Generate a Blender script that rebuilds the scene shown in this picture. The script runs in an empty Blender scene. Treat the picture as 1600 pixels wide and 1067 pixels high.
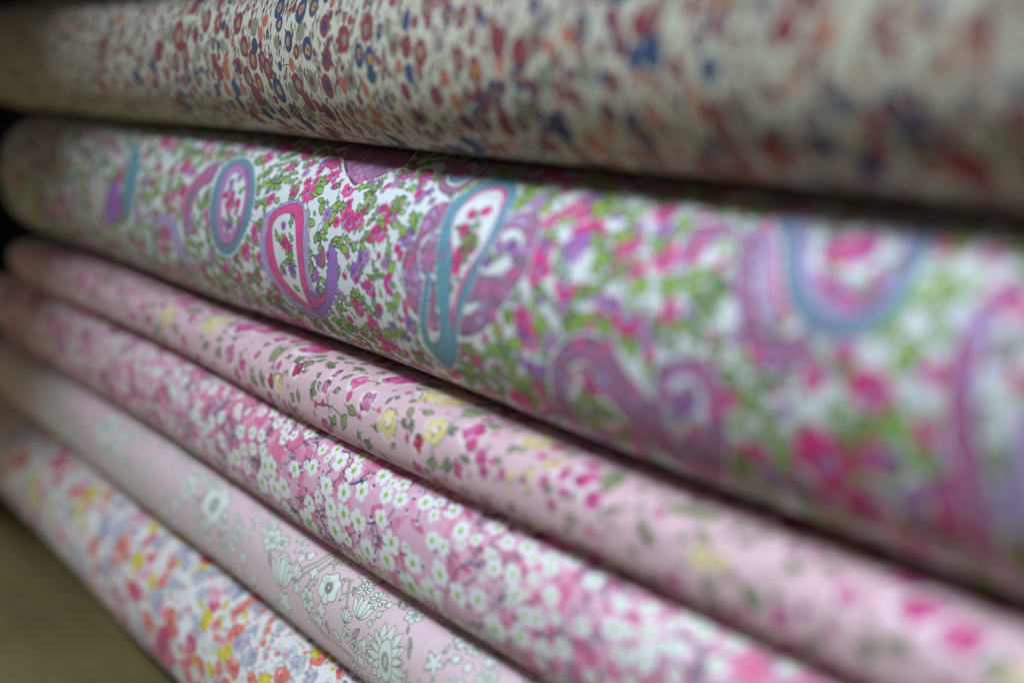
import bpy, math, random
import numpy as np
from math import sin, cos, pi, radians

C = bpy.context.scene.collection
SC = bpy.context.scene

# ------------------------------------------------------------------ camera
CAM = (0.408, -0.1935, 0.300)
THETA, PITCH = radians(32.46), radians(11.03)
cd = bpy.data.cameras.new('camera')
cam = bpy.data.objects.new('camera', cd); C.objects.link(cam)
cam.location = CAM
# looks along -X, turned THETA towards +Y, pitched down
cam.rotation_euler = (radians(90) - PITCH, 0, radians(90) - THETA)
cd.sensor_width = 36; cd.lens = 50.0
cd.clip_start = 0.01; cd.clip_end = 20
cd.dof.use_dof = True
cd.dof.focus_distance = 0.452
cd.dof.aperture_fstop = 4.3
cd.dof.aperture_blades = 0
SC.camera = cam

# ------------------------------------------------------------------ light
w = bpy.data.worlds.new('World'); SC.world = w; w.use_nodes = True
w.node_tree.nodes['Background'].inputs[0].default_value = (0.95, 0.80, 0.72, 1)
w.node_tree.nodes['Background'].inputs[1].default_value = 0.10
def area(name, loc, target, size, sizey, power, col):
    l = bpy.data.lights.new(name, 'AREA'); l.shape = 'RECTANGLE'
    l.size = size; l.size_y = sizey; l.energy = power; l.color = col
    o = bpy.data.objects.new(name, l); C.objects.link(o); o.location = loc
    import mathutils
    o.rotation_euler = (mathutils.Vector(target) - mathutils.Vector(loc)).to_track_quat('-Z', 'Y').to_euler()
    return o
# the shop's ceiling panel in front of the shelves
area('ceiling_panel_light', (-0.84, -0.52, 1.19), (0.0, 0.0, 0.15), 0.46, 0.26, 64.0, (0.78, 0.90, 1.0))
SC.view_settings.view_transform = 'Standard'
SC.view_settings.look = 'None'
SC.view_settings.exposure = 0.0
SC.view_settings.gamma = 1.0
SC.cycles.max_bounces = 6

ZC = CAM[2]
# name, top z (below camera), radius, protrusion, x ends
BOLTS = [
    # key,    bottom a, r,      prot,  x_left,  x_right
    ('berry', 0.0259, 0.0310, 0.009, -0.470, 0.47),
    ('paisley', 0.0963, 0.0352, 0.006, -0.428, 0.47),
    ('rose', 0.1184, 0.0111, 0.006, -0.420, 0.47),
    ('blossom', 0.1596, 0.0206, 0.009, -0.465, 0.47),
    ('line', 0.1966, 0.0185, 0.011, -0.488, 0.47),
    ('water', 0.2630, 0.0332, 0.020, -0.505, 0.47),
]
PXM = 6.5          # print resolution, pixels per millimetre
X0, X1 = -0.48, 0.48
# motif positions on the flat cloth, millimetres
TRACED = {
 'pa_teal_out': [75.7,0.0,74.1,8.4,73.4,13.6,71.8,20.0,71.3,24.6,72.3,28.3,75.3,31.9,79.4,35.2,86.2,37.8,94.2,33.2,98.2,29.0,100.1,22.9,99.8,17.9,97.5,12.8,95.5,7.5,92.6,3.0,90.0,-0.8,86.9,-5.6,83.7,-11.5,82.1,-15.6,73.4,-22.2,67.4,-23.1,65.9,-20.1,63.5,-17.8,62.7,-14.8,64.0,-9.1,66.9,-3.2,68.9,2.5,70.1,5.3,70.8,1.8,69.3,-4.6,66.8,-9.6,66.0,-13.6,67.8,-15.9,72.7,-13.8,76.2,-9.4,76.7,-5.0],
 'pa_teal_loop': [83.7,1.1,82.8,9.4,79.5,15.7,77.2,21.7,77.6,27.0,80.0,30.3,84.5,32.4,89.6,32.2,94.1,28.7,95.8,23.6,96.4,18.8,95.5,14.8,92.9,9.9,90.0,5.8,86.7,1.0,83.0,-7.8],
 'pa_mauve_left': [71.6,25.9,67.3,25.0,62.9,23.7,60.6,19.6,60.7,13.7,56.3,9.0,55.0,4.5,56.7,-0.4,57.9,-4.1,60.7,-6.8,65.5,-9.3,71.8,-10.7,76.9,-9.5,77.7,-7.0,74.4,-5.7,72.4,-2.0,68.6,0.8,64.9,3.4,63.2,7.1,63.0,11.2,65.2,15.5,70.0,18.8,73.7,22.1],
 'pa_mauve_in': [72.8,16.8,71.1,15.7,66.9,13.6,64.7,10.7,65.0,7.3,68.4,4.4,72.1,6.0,75.5,4.7,77.8,0.3,77.9,10.6],
 'pa_mauve_right': [98.6,15.5,99.3,17.8,100.6,22.0,103.8,24.9,109.2,26.3,115.1,24.7,118.0,19.9,118.7,15.4,118.5,11.5,115.8,8.4,112.7,4.5,108.4,1.2,103.7,-3.0,98.5,-6.3,91.8,-8.7,86.6,-9.2,86.3,-4.8,91.3,1.9,94.5,7.4,97.2,11.9],
 'pa_hole_right': [100.7,17.5,104.2,20.7,108.9,21.2,113.0,19.4,113.6,16.2,112.5,12.6,108.6,9.6,102.9,8.3,96.8,8.7,97.9,12.5],
 'pa_hole_small': [89.3,-1.4,99.1,1.3,95.2,-2.1,90.8,-3.6],
 'pa_p2_out': [-44.9,6.4,-44.4,10.0,-42.0,12.8,-35.8,15.6,-27.0,18.2,-19.1,17.9,-13.2,14.9,-11.4,10.9,-10.6,4.7,-10.7,-1.5,-10.3,-7.7,-8.9,-13.2,-5.4,-17.8,-4.0,-20.5,-16.9,-23.9,-28.2,-22.4,-38.1,-17.2,-44.1,-11.3,-46.8,-3.5,-46.8,2.1],
 'pa_p2_pink': [-41.6,6.3,-41.0,9.8,-37.6,12.8,-31.2,15.1,-23.6,16.7,-18.3,15.8,-14.7,11.6,-13.6,4.4,-13.3,-2.2,-13.1,-8.5,-12.0,-14.2,-9.6,-19.5,-20.5,-19.4,-32.0,-15.3,-39.3,-9.7,-42.8,-3.0,-43.4,2.4],
 'pa_p2_in': [-37.9,7.1,-36.2,10.0,-31.9,12.2,-26.2,13.1,-20.9,11.0,-18.6,3.9,-17.7,-4.4,-17.9,-10.9,-18.0,-17.0,-24.2,-14.8,-32.1,-9.5,-35.8,-3.3,-37.4,3.0],
 'pa_crest': [6.7,6.6,10.3,4.5,11.8,1.1,11.4,-2.9,9.5,-7.2,4.3,-12.2,-2.9,-16.7,-10.7,-20.5,-15.1,-20.0,-15.8,-15.7,-13.6,-11.5,-10.4,-12.5,-6.7,-12.9,-1.5,-10.8,2.5,-7.1,5.1,-1.6,5.8,2.5],
 'pa_cresc': [-13.7,-13.0,-9.2,-13.7,-1.8,-11.3,1.9,-8.6,-1.1,-12.5,-7.4,-16.2,-13.1,-18.1,-14.5,-15.9],
 'pa_plum': [-2.7,0.7,-0.3,3.0,1.4,5.2,3.0,2.9,3.0,0.5,0.4,-1.8,-2.4,-1.7],
 'pa_p3_out': [-83.7,29.8,-72.2,26.9,-62.9,21.6,-58.3,16.7,-57.3,12.2,-58.6,6.4,-66.1,-0.6,-73.7,-5.1,-83.0,-6.6,-89.8,-4.0,-92.8,0.9,-94.4,6.6,-95.2,13.8,-96.0,20.1,-96.4,25.1,-93.6,28.4],
 'pa_p3_mid': [-79.7,26.3,-70.1,23.1,-64.3,18.7,-61.6,13.4,-63.1,7.8,-68.9,1.4,-75.4,-2.0,-81.8,-2.7,-86.4,0.1,-87.7,4.9,-88.4,11.2,-89.8,17.9,-89.9,23.2,-87.1,26.4],
 'pa_p3_in': [-78.0,23.6,-71.5,21.4,-66.4,17.3,-64.6,11.6,-67.5,6.7,-73.1,2.1,-79.4,0.8,-82.5,4.2,-84.0,9.9,-85.1,17.0,-84.8,22.3],
 'pa_p3_mauve': [-103.5,26.7,-109.3,24.1,-116.2,19.1,-120.4,13.1,-123.1,6.6,-122.9,0.4,-117.8,-3.0,-109.1,-1.2,-112.9,2.6,-113.5,7.4,-110.7,13.1,-105.6,16.7,-99.7,18.7],
 'pa_arc_lav': [-159.5,-1.7,-149.5,2.3,-138.9,3.0,-130.8,0.7,-128.2,-4.1,-125.3,-9.9,-121.1,-16.1,-129.5,-19.3,-135.7,-14.9,-138.7,-10.1,-140.1,-4.2,-147.1,-2.3,-155.6,-4.7],
 'pa_p4_out': [193.7,34.7,198.6,29.8,205.6,20.5,210.7,15.4,218.1,12.1,224.7,12.0,230.8,15.1,234.5,20.9,234.3,28.0,231.4,35.0,226.4,40.7],
 'pa_p4_in': [199.7,35.7,204.5,30.1,209.5,23.3,215.0,18.6,221.9,16.4,227.4,18.3,230.5,22.6,230.0,28.9,227.2,34.3,221.8,39.7],
 'pa_p4_cres': [212.6,22.8,216.5,22.5,221.7,20.7,225.7,20.6,227.5,23.5,226.2,26.9,228.5,24.8,229.2,21.1,226.8,18.4,222.2,17.5,217.0,19.3],
 'pa_m4': [186.5,28.3,190.8,22.7,194.1,16.5,198.9,8.4,204.2,3.5,211.9,3.7,218.0,7.5,215.3,11.4,212.1,9.2,206.9,8.8,202.6,11.3,199.5,15.4,194.1,24.7,191.2,29.7],
 'pa_l4': [192.5,29.1,199.0,19.4,203.0,13.3,207.0,11.1,209.2,12.0,205.2,14.9,201.7,19.8,195.9,29.1],
 'pa_k4': [197.5,28.4,201.6,21.2,205.8,15.3,211.1,12.6,211.7,13.9,207.6,16.9,203.6,21.5,199.7,28.0],
 'pa_s1': [129.3,-15.4,131.8,-9.0,137.3,-3.8,145.4,-0.3,152.9,-0.3,158.4,-2.7,162.8,-6.8,167.8,-9.7,172.4,-11.1,171.9,-6.8,173.5,-2.9,178.7,-0.2,185.3,1.3,190.7,0.2,193.9,-3.9,194.4,-10.0,190.7,-19.3,180.4,-31.1,173.2,-32.4,169.3,-26.6,163.0,-22.9,157.9,-17.7,152.4,-10.7,147.9,-6.1,141.9,-6.4,137.9,-9.5,134.5,-16.5,133.4,-22.2,135.8,-27.2,143.3,-28.9,131.2,-38.6,121.4,-38.6,122.9,-29.0],
 'pa_s1_hole': [176.4,-5.9,180.9,-2.9,185.5,-2.8,188.2,-5.0,188.4,-9.9,185.8,-15.7,180.0,-20.7,175.1,-20.3,174.0,-15.5,174.2,-10.7],
 'pa_band6': [254.7,29.3,252.7,26.1,250.8,22.0,249.4,17.0,249.5,11.4,250.4,3.8,252.1,-2.5,254.4,-8.8,255.2,-16.0,252.4,-26.3,255.2,-26.8,259.1,-16.0,259.3,-8.6,257.3,-1.3,255.7,4.9,254.9,11.2,254.8,16.8,255.9,21.6,258.8,24.5],
 'pa_lav6': [264.3,6.7,263.0,0.0,262.6,-6.6,263.0,-14.7,270.5,-14.7,269.9,7.8],
 'pa_curl': [251.0,-7.6,246.3,-9.5,241.5,-12.6,239.2,-17.0,239.8,-20.5,242.1,-23.4,246.2,-21.5,244.4,-19.4,243.9,-16.2,245.7,-13.4,248.9,-11.5,251.0,-10.4],
 'pa_top1': [-18.9,41.2,-6.0,32.7,4.4,28.3,10.2,26.7,13.0,29.1,19.1,30.8,23.0,34.3,23.8,39.8,12.5,48.3,-0.1,49.4,-14.9,47.7],
 'pa_top2': [171.6,27.0,172.1,22.6,175.2,19.1,177.8,21.7,180.5,26.4,183.7,29.8,180.4,31.2,173.9,30.4],
 'pa_left_teal': [-204.7,3.9,-202.4,12.5,-205.1,21.2,-213.6,29.5,-197.5,25.0,-187.0,14.9,-188.9,5.2,-192.9,-2.0,-202.0,-2.8],
 'pa_left_purp': [-230.3,-3.8,-225.2,5.2,-219.9,11.3,-209.5,9.2,-208.5,0.9,-212.8,-6.6,-225.9,-9.3],
 'pa_fl': [[233.0,4.0,10.3,'m'],
  [221.0,-11.5,14.6,'m'],
  [246.4,-1.1,5.6,'m'],
  [219.2,3.3,6.0,'m'],
  [196.9,-4.9,4.6,'m'],
  [189.9,6.7,3.3,'m'],
  [185.9,21.3,3.6,'m'],
  [155.6,21.6,6.3,'m'],
  [136.3,10.2,6.5,'c'],
  [161.3,6.4,8.1,'c'],
  [120.0,24.9,6.0,'m'],
  [124.1,28.6,5.7,'m'],
  [170.4,-0.6,4.2,'m'],
  [258.4,23.0,4.5,'m'],
  [263.7,11.6,4.6,'m'],
  [247.5,32.5,5.2,'m'],
  [202.5,-15.4,6.7,'m'],
  [217.3,29.3,9.8,'m'],
  [146.9,-12.1,6.4,'m'],
  [180.2,-9.5,6.7,'p'],
  [110.9,15.7,5.4,'p'],
  [89.5,24.8,4.9,'m'],
  [-77.1,11.2,6.7,'m'],
  [-43.4,16.3,5.6,'m'],
  [-61.3,-4.0,8.0,'m'],
  [1.0,15.2,5.9,'v'],
  [17.9,13.7,6.1,'m'],
  [35.1,20.4,4.7,'m'],
  [29.4,28.0,3.2,'m'],
  [18.9,3.9,3.1,'k'],
  [32.2,10.8,3.3,'m'],
  [47.3,-1.2,6.4,'m2'],
  [55.5,-7.6,4.0,'m'],
  [24.8,-2.6,2.8,'m'],
  [16.4,-2.7,3.2,'m'],
  [-26.8,4.1,3.4,'m'],
  [-29.3,8.7,3.3,'p'],
  [154.5,8.3,3.4,'p'],
  [118.9,-3.9,4.0,'p'],
  [126.7,5.2,3.1,'p'],
  [181.4,10.1,2.9,'p'],
  [43.6,-14.4,3.3,'p'],
  [50.4,-17.0,4.1,'p'],
  [-20.1,29.5,4.7,'m'],
  [-47.9,18.8,2.7,'p'],
  [117.4,-10.8,4.8,'v'],
  [127.1,-11.5,4.0,'p'],
  [-162.1,20.4,6.0,'m'],
  [-208.5,18.5,5.6,'m'],
  [-136.2,10.6,4.4,'m'],
  [221.0,-18.3,7.1,'m'],
  [211.8,-4.2,3.9,'p'],
  [238.4,-8.1,4.3,'p'],
  [258.4,14.1,4.1,'p'],
  [27.3,5.8,2.6,'p'],
  [39.7,6.3,2.6,'m'],
  [-61.9,-12.2,4.3,'m'],
  [-41.2,-14.7,5.0,'m'],
  [229.2,-20.3,11.8,'m'],
  [76.2,10.4,3.4,'v']],
 'rose': [[28.2,20.0,10.9,'bloom'],
  [-1.1,29.2,7.2,'crim'],
  [30.9,6.9,6.6,'bud'],
  [18.2,11.4,6.2,'pinkb'],
  [39.3,6.0,1.9,'dot'],
  [58.7,1.9,2.4,'dot'],
  [55.2,21.1,13.7,'yel'],
  [71.8,6.9,7.9,'yel'],
  [46.5,3.6,8.0,'yel'],
  [42.7,19.9,5.3,'leaf'],
  [39.8,25.1,6.7,'leaf'],
  [52.3,15.2,6.2,'leaf'],
  [54.9,5.0,3.1,'leafc'],
  [60.4,5.9,4.1,'leafc'],
  [55.0,9.1,3.7,'leaf'],
  [65.0,20.2,3.8,'leaf'],
  [75.6,17.3,6.3,'leaf'],
  [75.1,20.5,5.6,'leaf'],
  [17.0,19.4,2.8,'leaf'],
  [27.2,13.9,2.5,'leaf'],
  [11.2,26.3,4.9,'leaf'],
  [23.1,32.6,4.1,'leaf'],
  [58.1,34.8,8.4,'crim'],
  [50.3,31.9,3.9,'leaf'],
  [87.4,10.9,8.1,'bloom'],
  [90.5,7.4,4.9,'bloom'],
  [96.9,5.0,5.7,'bloom'],
  [99.3,1.8,4.4,'bloom'],
  [78.5,8.9,3.5,'leaf'],
  [90.2,3.1,3.6,'leaf'],
  [89.5,15.2,6.9,'leaf'],
  [94.7,13.4,2.1,'dot'],
  [106.8,12.9,6.8,'leafc'],
  [109.1,17.4,8.2,'yel'],
  [118.8,6.6,3.3,'yel'],
  [97.0,29.4,6.6,'yel'],
  [112.1,3.6,3.4,'yel'],
  [117.1,4.1,2.7,'bloom'],
  [119.7,2.3,2.5,'yel'],
  [124.0,11.8,5.1,'yel'],
  [124.4,12.0,2.3,'dot'],
  [73.2,-1.7,4.4,'leaf'],
  [80.4,-1.0,4.6,'leaf'],
  [138.6,11.8,7.7,'bloom'],
  [145.9,6.7,6.3,'bloom'],
  [127.9,4.6,3.2,'leaf'],
  [134.8,5.7,3.7,'bloom'],
  [130.7,1.1,3.5,'bloom'],
  [144.9,15.5,9.4,'leaf'],
  [165.3,5.8,4.5,'leaf'],
  [157.3,8.4,3.7,'twig'],
  [167.5,10.4,3.4,'bloom'],
  [168.5,3.7,3.5,'leaf'],
  [185.9,4.7,5.9,'yel'],
  [191.9,5.1,4.2,'yel'],
  [202.5,1.3,5.8,'leaf'],
  [177.8,15.6,8.7,'leaf'],
  [170.6,14.2,6.6,'leaf'],
  [196.2,28.8,12.0,'crim'],
  [225.7,9.7,5.1,'bloom'],
  [240.9,14.1,10.1,'bloom'],
  [252.3,11.2,9.0,'bloom'],
  [241.6,4.0,5.0,'leaf'],
  [231.2,21.4,8.8,'bloom'],
  [262.2,8.4,5.3,'leaf'],
  [217.4,2.8,3.1,'bloom'],
  [232.4,7.3,3.3,'twig'],
  [244.6,27.0,8.5,'leaf'],
  [224.5,1.4,3.2,'bloom'],
  [265.9,8.6,4.2,'yel'],
  [-153.9,7.1,10.4,'yel'],
  [-108.3,12.2,12.1,'yel'],
  [-156.8,17.7,11.7,'bloom'],
  [-184.3,5.2,6.7,'bloom'],
  [-273.2,4.9,12.0,'bloom'],
  [-135.2,13.6,8.3,'leaf'],
  [-80.0,2.7,8.3,'bud'],
  [-85.0,16.7,11.4,'bloom'],
  [-73.3,19.9,11.2,'bloom'],
  [-42.5,9.0,6.8,'leaf'],
  [-38.3,18.9,9.1,'leaf'],
  [-30.1,19.2,12.0,'bloom'],
  [-25.6,10.4,3.7,'leaf'],
  [-16.6,10.5,3.7,'leaf'],
  [-55.7,6.3,3.8,'bud'],
  [2.9,6.0,4.5,'bud'],
  [3.2,10.9,3.7,'bud'],
  [-2.2,-0.1,3.0,'dot'],
  [-33.0,1.3,5.3,'yel'],
  [18.7,-1.0,5.2,'leaf'],
  [23.0,3.0,4.6,'leaf'],
  [7.3,1.4,4.5,'twig'],
  [-27.1,6.0,3.6,'twig'],
  [-15.4,7.1,3.1,'twig'],
  [-206.2,10.1,5.5,'bloom'],
  [-239.2,10.2,6.4,'leaf'],
  [-131.3,-1.4,7.5,'bloom'],
  [-106.1,1.5,4.9,'leaf'],
  [-304.8,24.1,7.6,'bloom'],
  [-167.2,-3.3,7.1,'leaf']],
 'bl_fl': [[36.2,17.8,6.3],
  [43.2,17.2,3.7],
  [30.3,10.8,6.1],
  [43.7,13.3,5.9],
  [51.7,14.0,5.8],
  [58.6,26.1,6.9],
  [73.2,26.4,7.7],
  [85.5,25.6,8.0],
  [76.9,18.6,5.9],
  [85.5,14.4,6.2],
  [74.3,8.0,5.8],
  [88.3,11.1,3.8],
  [52.2,1.0,7.6],
  [36.3,-6.1,7.9],
  [60.7,2.0,4.0],
  [48.7,-5.3,8.3],
  [65.0,-1.4,7.7],
  [31.3,1.8,7.8],
  [80.0,-0.0,7.6],
  [106.0,9.6,5.8],
  [114.4,10.8,6.1],
  [105.8,17.8,5.5],
  [113.6,19.5,5.7],
  [118.6,17.2,5.2],
  [97.5,20.3,6.0],
  [106.6,24.9,6.6],
  [28.7,-10.7,7.2],
  [61.6,-10.3,11.2],
  [123.9,19.7,5.6],
  [126.8,16.8,5.1],
  [34.2,-18.0,4.7],
  [143.1,19.5,5.6],
  [117.8,6.3,5.8],
  [99.9,-1.2,7.5],
  [89.6,-3.1,7.3],
  [122.4,1.9,6.2],
  [127.8,3.1,6.0],
  [107.6,-7.2,8.7],
  [120.2,-4.7,7.3],
  [146.7,7.6,5.2],
  [158.0,11.0,6.3],
  [139.2,-0.9,6.2],
  [131.6,-3.7,5.4],
  [170.9,8.4,6.8],
  [156.4,17.2,5.0],
  [165.2,19.2,5.2],
  [131.4,22.4,6.5],
  [8.1,6.5,7.2],
  [19.9,7.8,6.9],
  [21.2,1.3,7.7],
  [20.5,15.2,6.6],
  [13.8,-6.1,7.8],
  [10.1,15.5,6.7],
  [18.1,19.8,5.1],
  [74.2,-7.3,8.5],
  [142.7,25.4,5.8],
  [124.5,19.7,4.7],
  [-18.2,19.1,5.2],
  [-33.3,16.6,5.0],
  [-41.6,17.2,5.1],
  [-48.5,10.8,5.0],
  [-55.8,10.3,5.1],
  [-75.7,15.2,5.2],
  [-86.4,9.7,5.4],
  [-83.9,1.3,6.2],
  [-31.1,13.7,4.8],
  [-44.1,6.8,5.3],
  [-27.8,22.4,6.0],
  [-3.6,16.3,4.7],
  [-108.6,3.8,6.2],
  [-167.4,12.6,5.9],
  [-202.4,13.0,6.2],
  [-136.9,8.3,5.9],
  [-221.9,13.6,6.4],
  [-114.0,17.0,5.7],
  [-127.1,8.5,5.8],
  [-273.0,18.7,7.4],
  [-237.7,15.2,6.6],
  [-104.9,17.1,5.6],
  [-41.4,1.7,7.4],
  [-35.8,3.0,7.2],
  [-16.8,6.5,6.5],
  [-4.2,9.9,6.0],
  [7.9,6.9,6.2],
  [-25.1,-1.9,7.7],
  [-33.9,-4.6,8.5],
  [-45.4,-5.2,9.0],
  [-8.0,-10.0,11.6],
  [13.8,-6.1,8.5],
  [-69.4,-1.9,8.3],
  [11.9,1.2,6.8],
  [177.4,23.0,7.1],
  [192.5,21.9,6.4],
  [180.3,14.5,5.5],
  [192.9,14.8,5.3],
  [170.3,7.8,5.9],
  [194.4,27.6,8.6],
  [169.0,14.3,5.7],
  [209.4,22.6,6.3]],
 'bl_br': [[64.1,12.1,62.6,15.4,61.1,18.0,59.0,19.7,58.4,22.4,60.1,24.3],
  [62.5,15.8,63.3,19.2,62.9,23.9,64.5,27.5],
  [62.4,17.0,64.7,19.2,67.8,20.4,71.4,20.3,74.6,19.7],
  [68.3,20.1,69.2,17.9,68.7,16.2],
  [50.1,29.5,52.1,24.4,50.2,20.2,47.2,17.1],
  [50.1,29.5,48.7,26.4,44.9,23.0,38.6,20.8],
  [51.6,28.0,55.1,24.4,55.8,21.3],
  [50.4,21.4,51.8,19.1,51.9,17.0],
  [49.9,24.0,45.8,22.0,40.1,19.6],
  [50.9,10.7,49.4,7.9,49.1,5.6,49.4,3.5],
  [42.9,5.7,40.5,2.8,38.1,-0.5],
  [42.9,5.7,42.5,3.4,44.5,1.0,47.2,1.0],
  [40.6,1.7,40.4,-2.5,39.7,-6.6,39.2,-9.7],
  [42.9,5.4,39.7,3.4,35.0,2.1,32.3,-2.5,30.4,-5.5],
  [43.7,1.5,44.1,0.1,45.2,-1.5],
  [43.7,0.4,43.1,-2.4,41.8,-6.4],
  [54.8,-0.9,55.5,-4.0,55.0,-8.4],
  [57.4,-0.8,59.3,-3.6,60.2,-6.9],
  [54.8,-0.9,58.1,-0.4,61.8,-0.2],
  [78.6,9.1,82.3,9.0,85.5,7.8,85.6,5.5,87.6,3.4,88.0,1.1,84.7,-1.3,81.8,-3.7],
  [77.6,5.5,81.2,6.8,84.1,6.1,86.1,4.6],
  [88.0,2.1,90.3,4.9,93.0,6.7,99.8,8.6,103.3,11.1,106.0,13.7],
  [92.5,0.5,97.4,3.7,101.7,7.0],
  [30.3,16.9,33.6,19.0,35.3,22.8,34.6,24.9],
  [26.2,11.9,28.5,13.8,29.9,15.0],
  [27.4,12.4,29.8,13.3,29.6,14.9],
  [91.3,13.7,93.9,16.1,95.8,17.1],
  [95.1,14.9,94.3,13.2,92.6,11.3]],
 'bl_bud': [[57.8,19.0,1.6],[55.6,21.4,1.4],[68.7,16.4,1.5],[77.6,5.3,2.1],[31.0,-2.9,2.0],[42.2,-5.0,2.1],[55.9,-6.6,2.4],[39.6,-9.1,2.1],[80.6,25.5,1.8],[80.5,29.1,2.5],[106.2,13.6,1.5],[107.7,7.1,1.9],[118.8,10.5,1.7],[111.9,6.9,2.2],[42.0,25.5,3.4],[56.7,0.3,1.2]],
 'bl_blot': [[54.7,7.9,2.8,0],[41.2,7.1,3.6,0],[65.4,9.7,5.6,1],[71.6,25.7,5.6,0],[83.4,19.8,4.2,1],[95.5,13.2,5.1,1],[93.3,5.5,4.0,1],[100.4,27.9,6.4,1],[65.1,15.7,2.9,0],[42.7,9.0,2.4,0],[45.9,-2.4,3.4,0],[87.7,7.1,2.9,0],[26.1,19.7,2.7,0]],
 'line': [[5.4,11.7,10.5,'poppy'],
  [23.4,18.2,6.8,'daisy'],
  [33.1,17.6,7.2,'daisy'],
  [52.9,20.0,6.8,'blossom'],
  [39.5,18.3,3.0,'quat'],
  [38.6,14.0,2.7,'quat'],
  [36.3,9.9,2.6,'quat'],
  [21.4,6.9,5.5,'tulip'],
  [49.4,3.1,16.0,'protea'],
  [75.0,10.6,6.4,'star'],
  [15.6,11.8,3.9,'leaf'],
  [19.3,15.4,3.6,'leaf'],
  [9.0,-0.9,4.5,'leaf'],
  [77.0,17.1,2.0,'leaf'],
  [80.2,13.8,2.4,'leaf'],
  [84.0,16.2,2.7,'quat'],
  [42.5,20.5,2.6,'leaf'],
  [45.9,20.5,2.6,'leaf'],
  [45.0,24.9,7.0,'blossom'],
  [23.3,1.6,5.3,'blossom'],
  [28.4,-0.2,4.6,'blossom'],
  [31.6,-1.8,3.4,'quat'],
  [32.9,-3.7,4.3,'quat'],
  [25.1,24.6,3.4,'leaf'],
  [71.8,22.6,1.8,'leaf'],
  [65.2,24.7,4.4,'blossom'],
  [55.8,15.1,2.7,'leaf'],
  [-29.4,9.7,6.7,'poppy'],
  [2.5,22.4,3.8,'quat'],
  [-3.6,10.5,3.0,'leaf'],
  [2.6,-0.7,4.2,'quat'],
  [-2.2,19.7,3.2,'leaf'],
  [9.3,25.7,4.4,'blossom'],
  [60.5,12.4,3.6,'leaf'],
  [62.1,9.6,3.6,'leaf'],
  [38.3,-0.9,3.2,'quat'],
  [63.0,3.3,3.2,'leaf'],
  [11.2,17.2,3.0,'leaf'],
  [26.2,-10.1,7.4,'daisy'],
  [-0.2,-0.8,3.5,'quat'],
  [79.7,20.1,3.6,'blossom'],
  [-44.2,14.0,9.7,'blossom'],
  [-62.3,16.6,6.0,'leaf'],
  [-75.2,13.3,5.1,'leaf'],
  [-63.7,0.8,6.7,'quat'],
  [-97.7,12.2,16.0,'poppy'],
  [-125.6,11.8,12.4,'blossom'],
  [-74.2,1.9,5.9,'quat'],
  [-29.1,5.1,12.2,'tulip'],
  [-28.8,21.6,7.5,'leaf'],
  [-169.6,9.0,8.9,'blossom'],
  [-25.8,-4.0,8.8,'quat'],
  [-212.7,10.5,12.4,'blossom'],
  [-235.4,12.7,15.8,'poppy'],
  [-134.8,2.2,8.6,'quat'],
  [-150.5,2.7,5.8,'quat'],
  [79.4,22.9,8.4,'blossom'],
  [86.0,22.5,6.8,'blossom'],
  [75.5,11.5,9.4,'star'],
  [76.8,17.2,3.2,'leaf'],
  [83.2,16.1,3.7,'quat'],
  [89.8,16.0,4.0,'quat'],
  [64.5,26.7,8.5,'blossom'],
  [72.6,23.4,4.2,'leaf'],
  [99.3,16.5,7.6,'daisy'],
  [94.6,21.3,5.4,'quat'],
  [80.7,25.7,4.5,'quat'],
  [94.7,25.6,6.1,'leaf']],
 'line_band': [[-6.8,24.8,-6.4,19.0,-9.0,13.6,-14.4,8.4,-17.5,3.2],[-8.2,23.7,-8.9,17.2,-12.2,13.9,-17.8,9.0,-21.8,4.8],[-3.7,25.1,-2.9,18.1,-5.6,12.5,-8.0,7.4,-7.7,2.6,-4.1,-2.1,3.0,-3.9],[-6.1,23.1,-2.9,20.8,1.6,17.6],[14.3,17.5,17.9,13.9,20.8,9.4],[3.8,-4.5,15.6,-4.4,25.9,-4.8,31.9,-6.7]],
 'water': [[-24.6,23.4,6.0,'coral'],
  [-93.7,20.2,7.0,'yel'],
  [-83.9,22.4,4.5,'yel'],
  [-103.9,23.4,2.9,'yel'],
  [-87.4,28.8,2.9,'yel'],
  [-84.9,21.3,4.1,'pink'],
  [-122.4,9.6,10.6,'coral'],
  [-99.4,30.8,7.5,'pinkL'],
  [-77.0,33.4,5.3,'coral'],
  [-77.4,29.1,4.9,'coral'],
  [-77.1,39.2,5.3,'coral'],
  [-55.5,36.0,2.9,'coral'],
  [-51.4,31.9,2.7,'coral'],
  [-64.9,36.5,2.4,'coral'],
  [-59.6,13.3,7.9,'coral'],
  [-61.3,23.3,7.1,'grey'],
  [-60.1,29.6,3.9,'grey'],
  [-50.6,20.8,7.0,'grey'],
  [-21.6,30.8,5.2,'grey'],
  [-9.6,29.6,5.5,'grey'],
  [-30.2,30.7,3.4,'grey'],
  [-18.3,36.9,3.7,'yel'],
  [-8.4,38.7,2.5,'yel'],
  [-43.9,33.2,1.9,'pink'],
  [-42.3,28.2,1.7,'pink'],
  [-35.8,28.1,1.9,'pink'],
  [-30.2,29.5,1.9,'pinkL'],
  [-40.3,24.9,1.7,'pink'],
  [-130.8,-4.8,17.4,'mag'],
  [-100.1,9.4,6.7,'mag'],
  [-102.3,2.1,6.4,'pink'],
  [-97.6,14.1,5.4,'grey'],
  [-79.5,5.2,5.3,'yel'],
  [-74.6,18.4,4.8,'pinkL'],
  [-119.8,31.1,6.4,'grey'],
  [-111.6,36.9,4.2,'grey'],
  [-226.9,9.6,9.0,'coral'],
  [-189.4,18.3,7.1,'coral'],
  [-144.8,28.2,5.3,'coral'],
  [-141.4,30.2,2.7,'yel'],
  [-261.1,17.7,6.7,'yel'],
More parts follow.
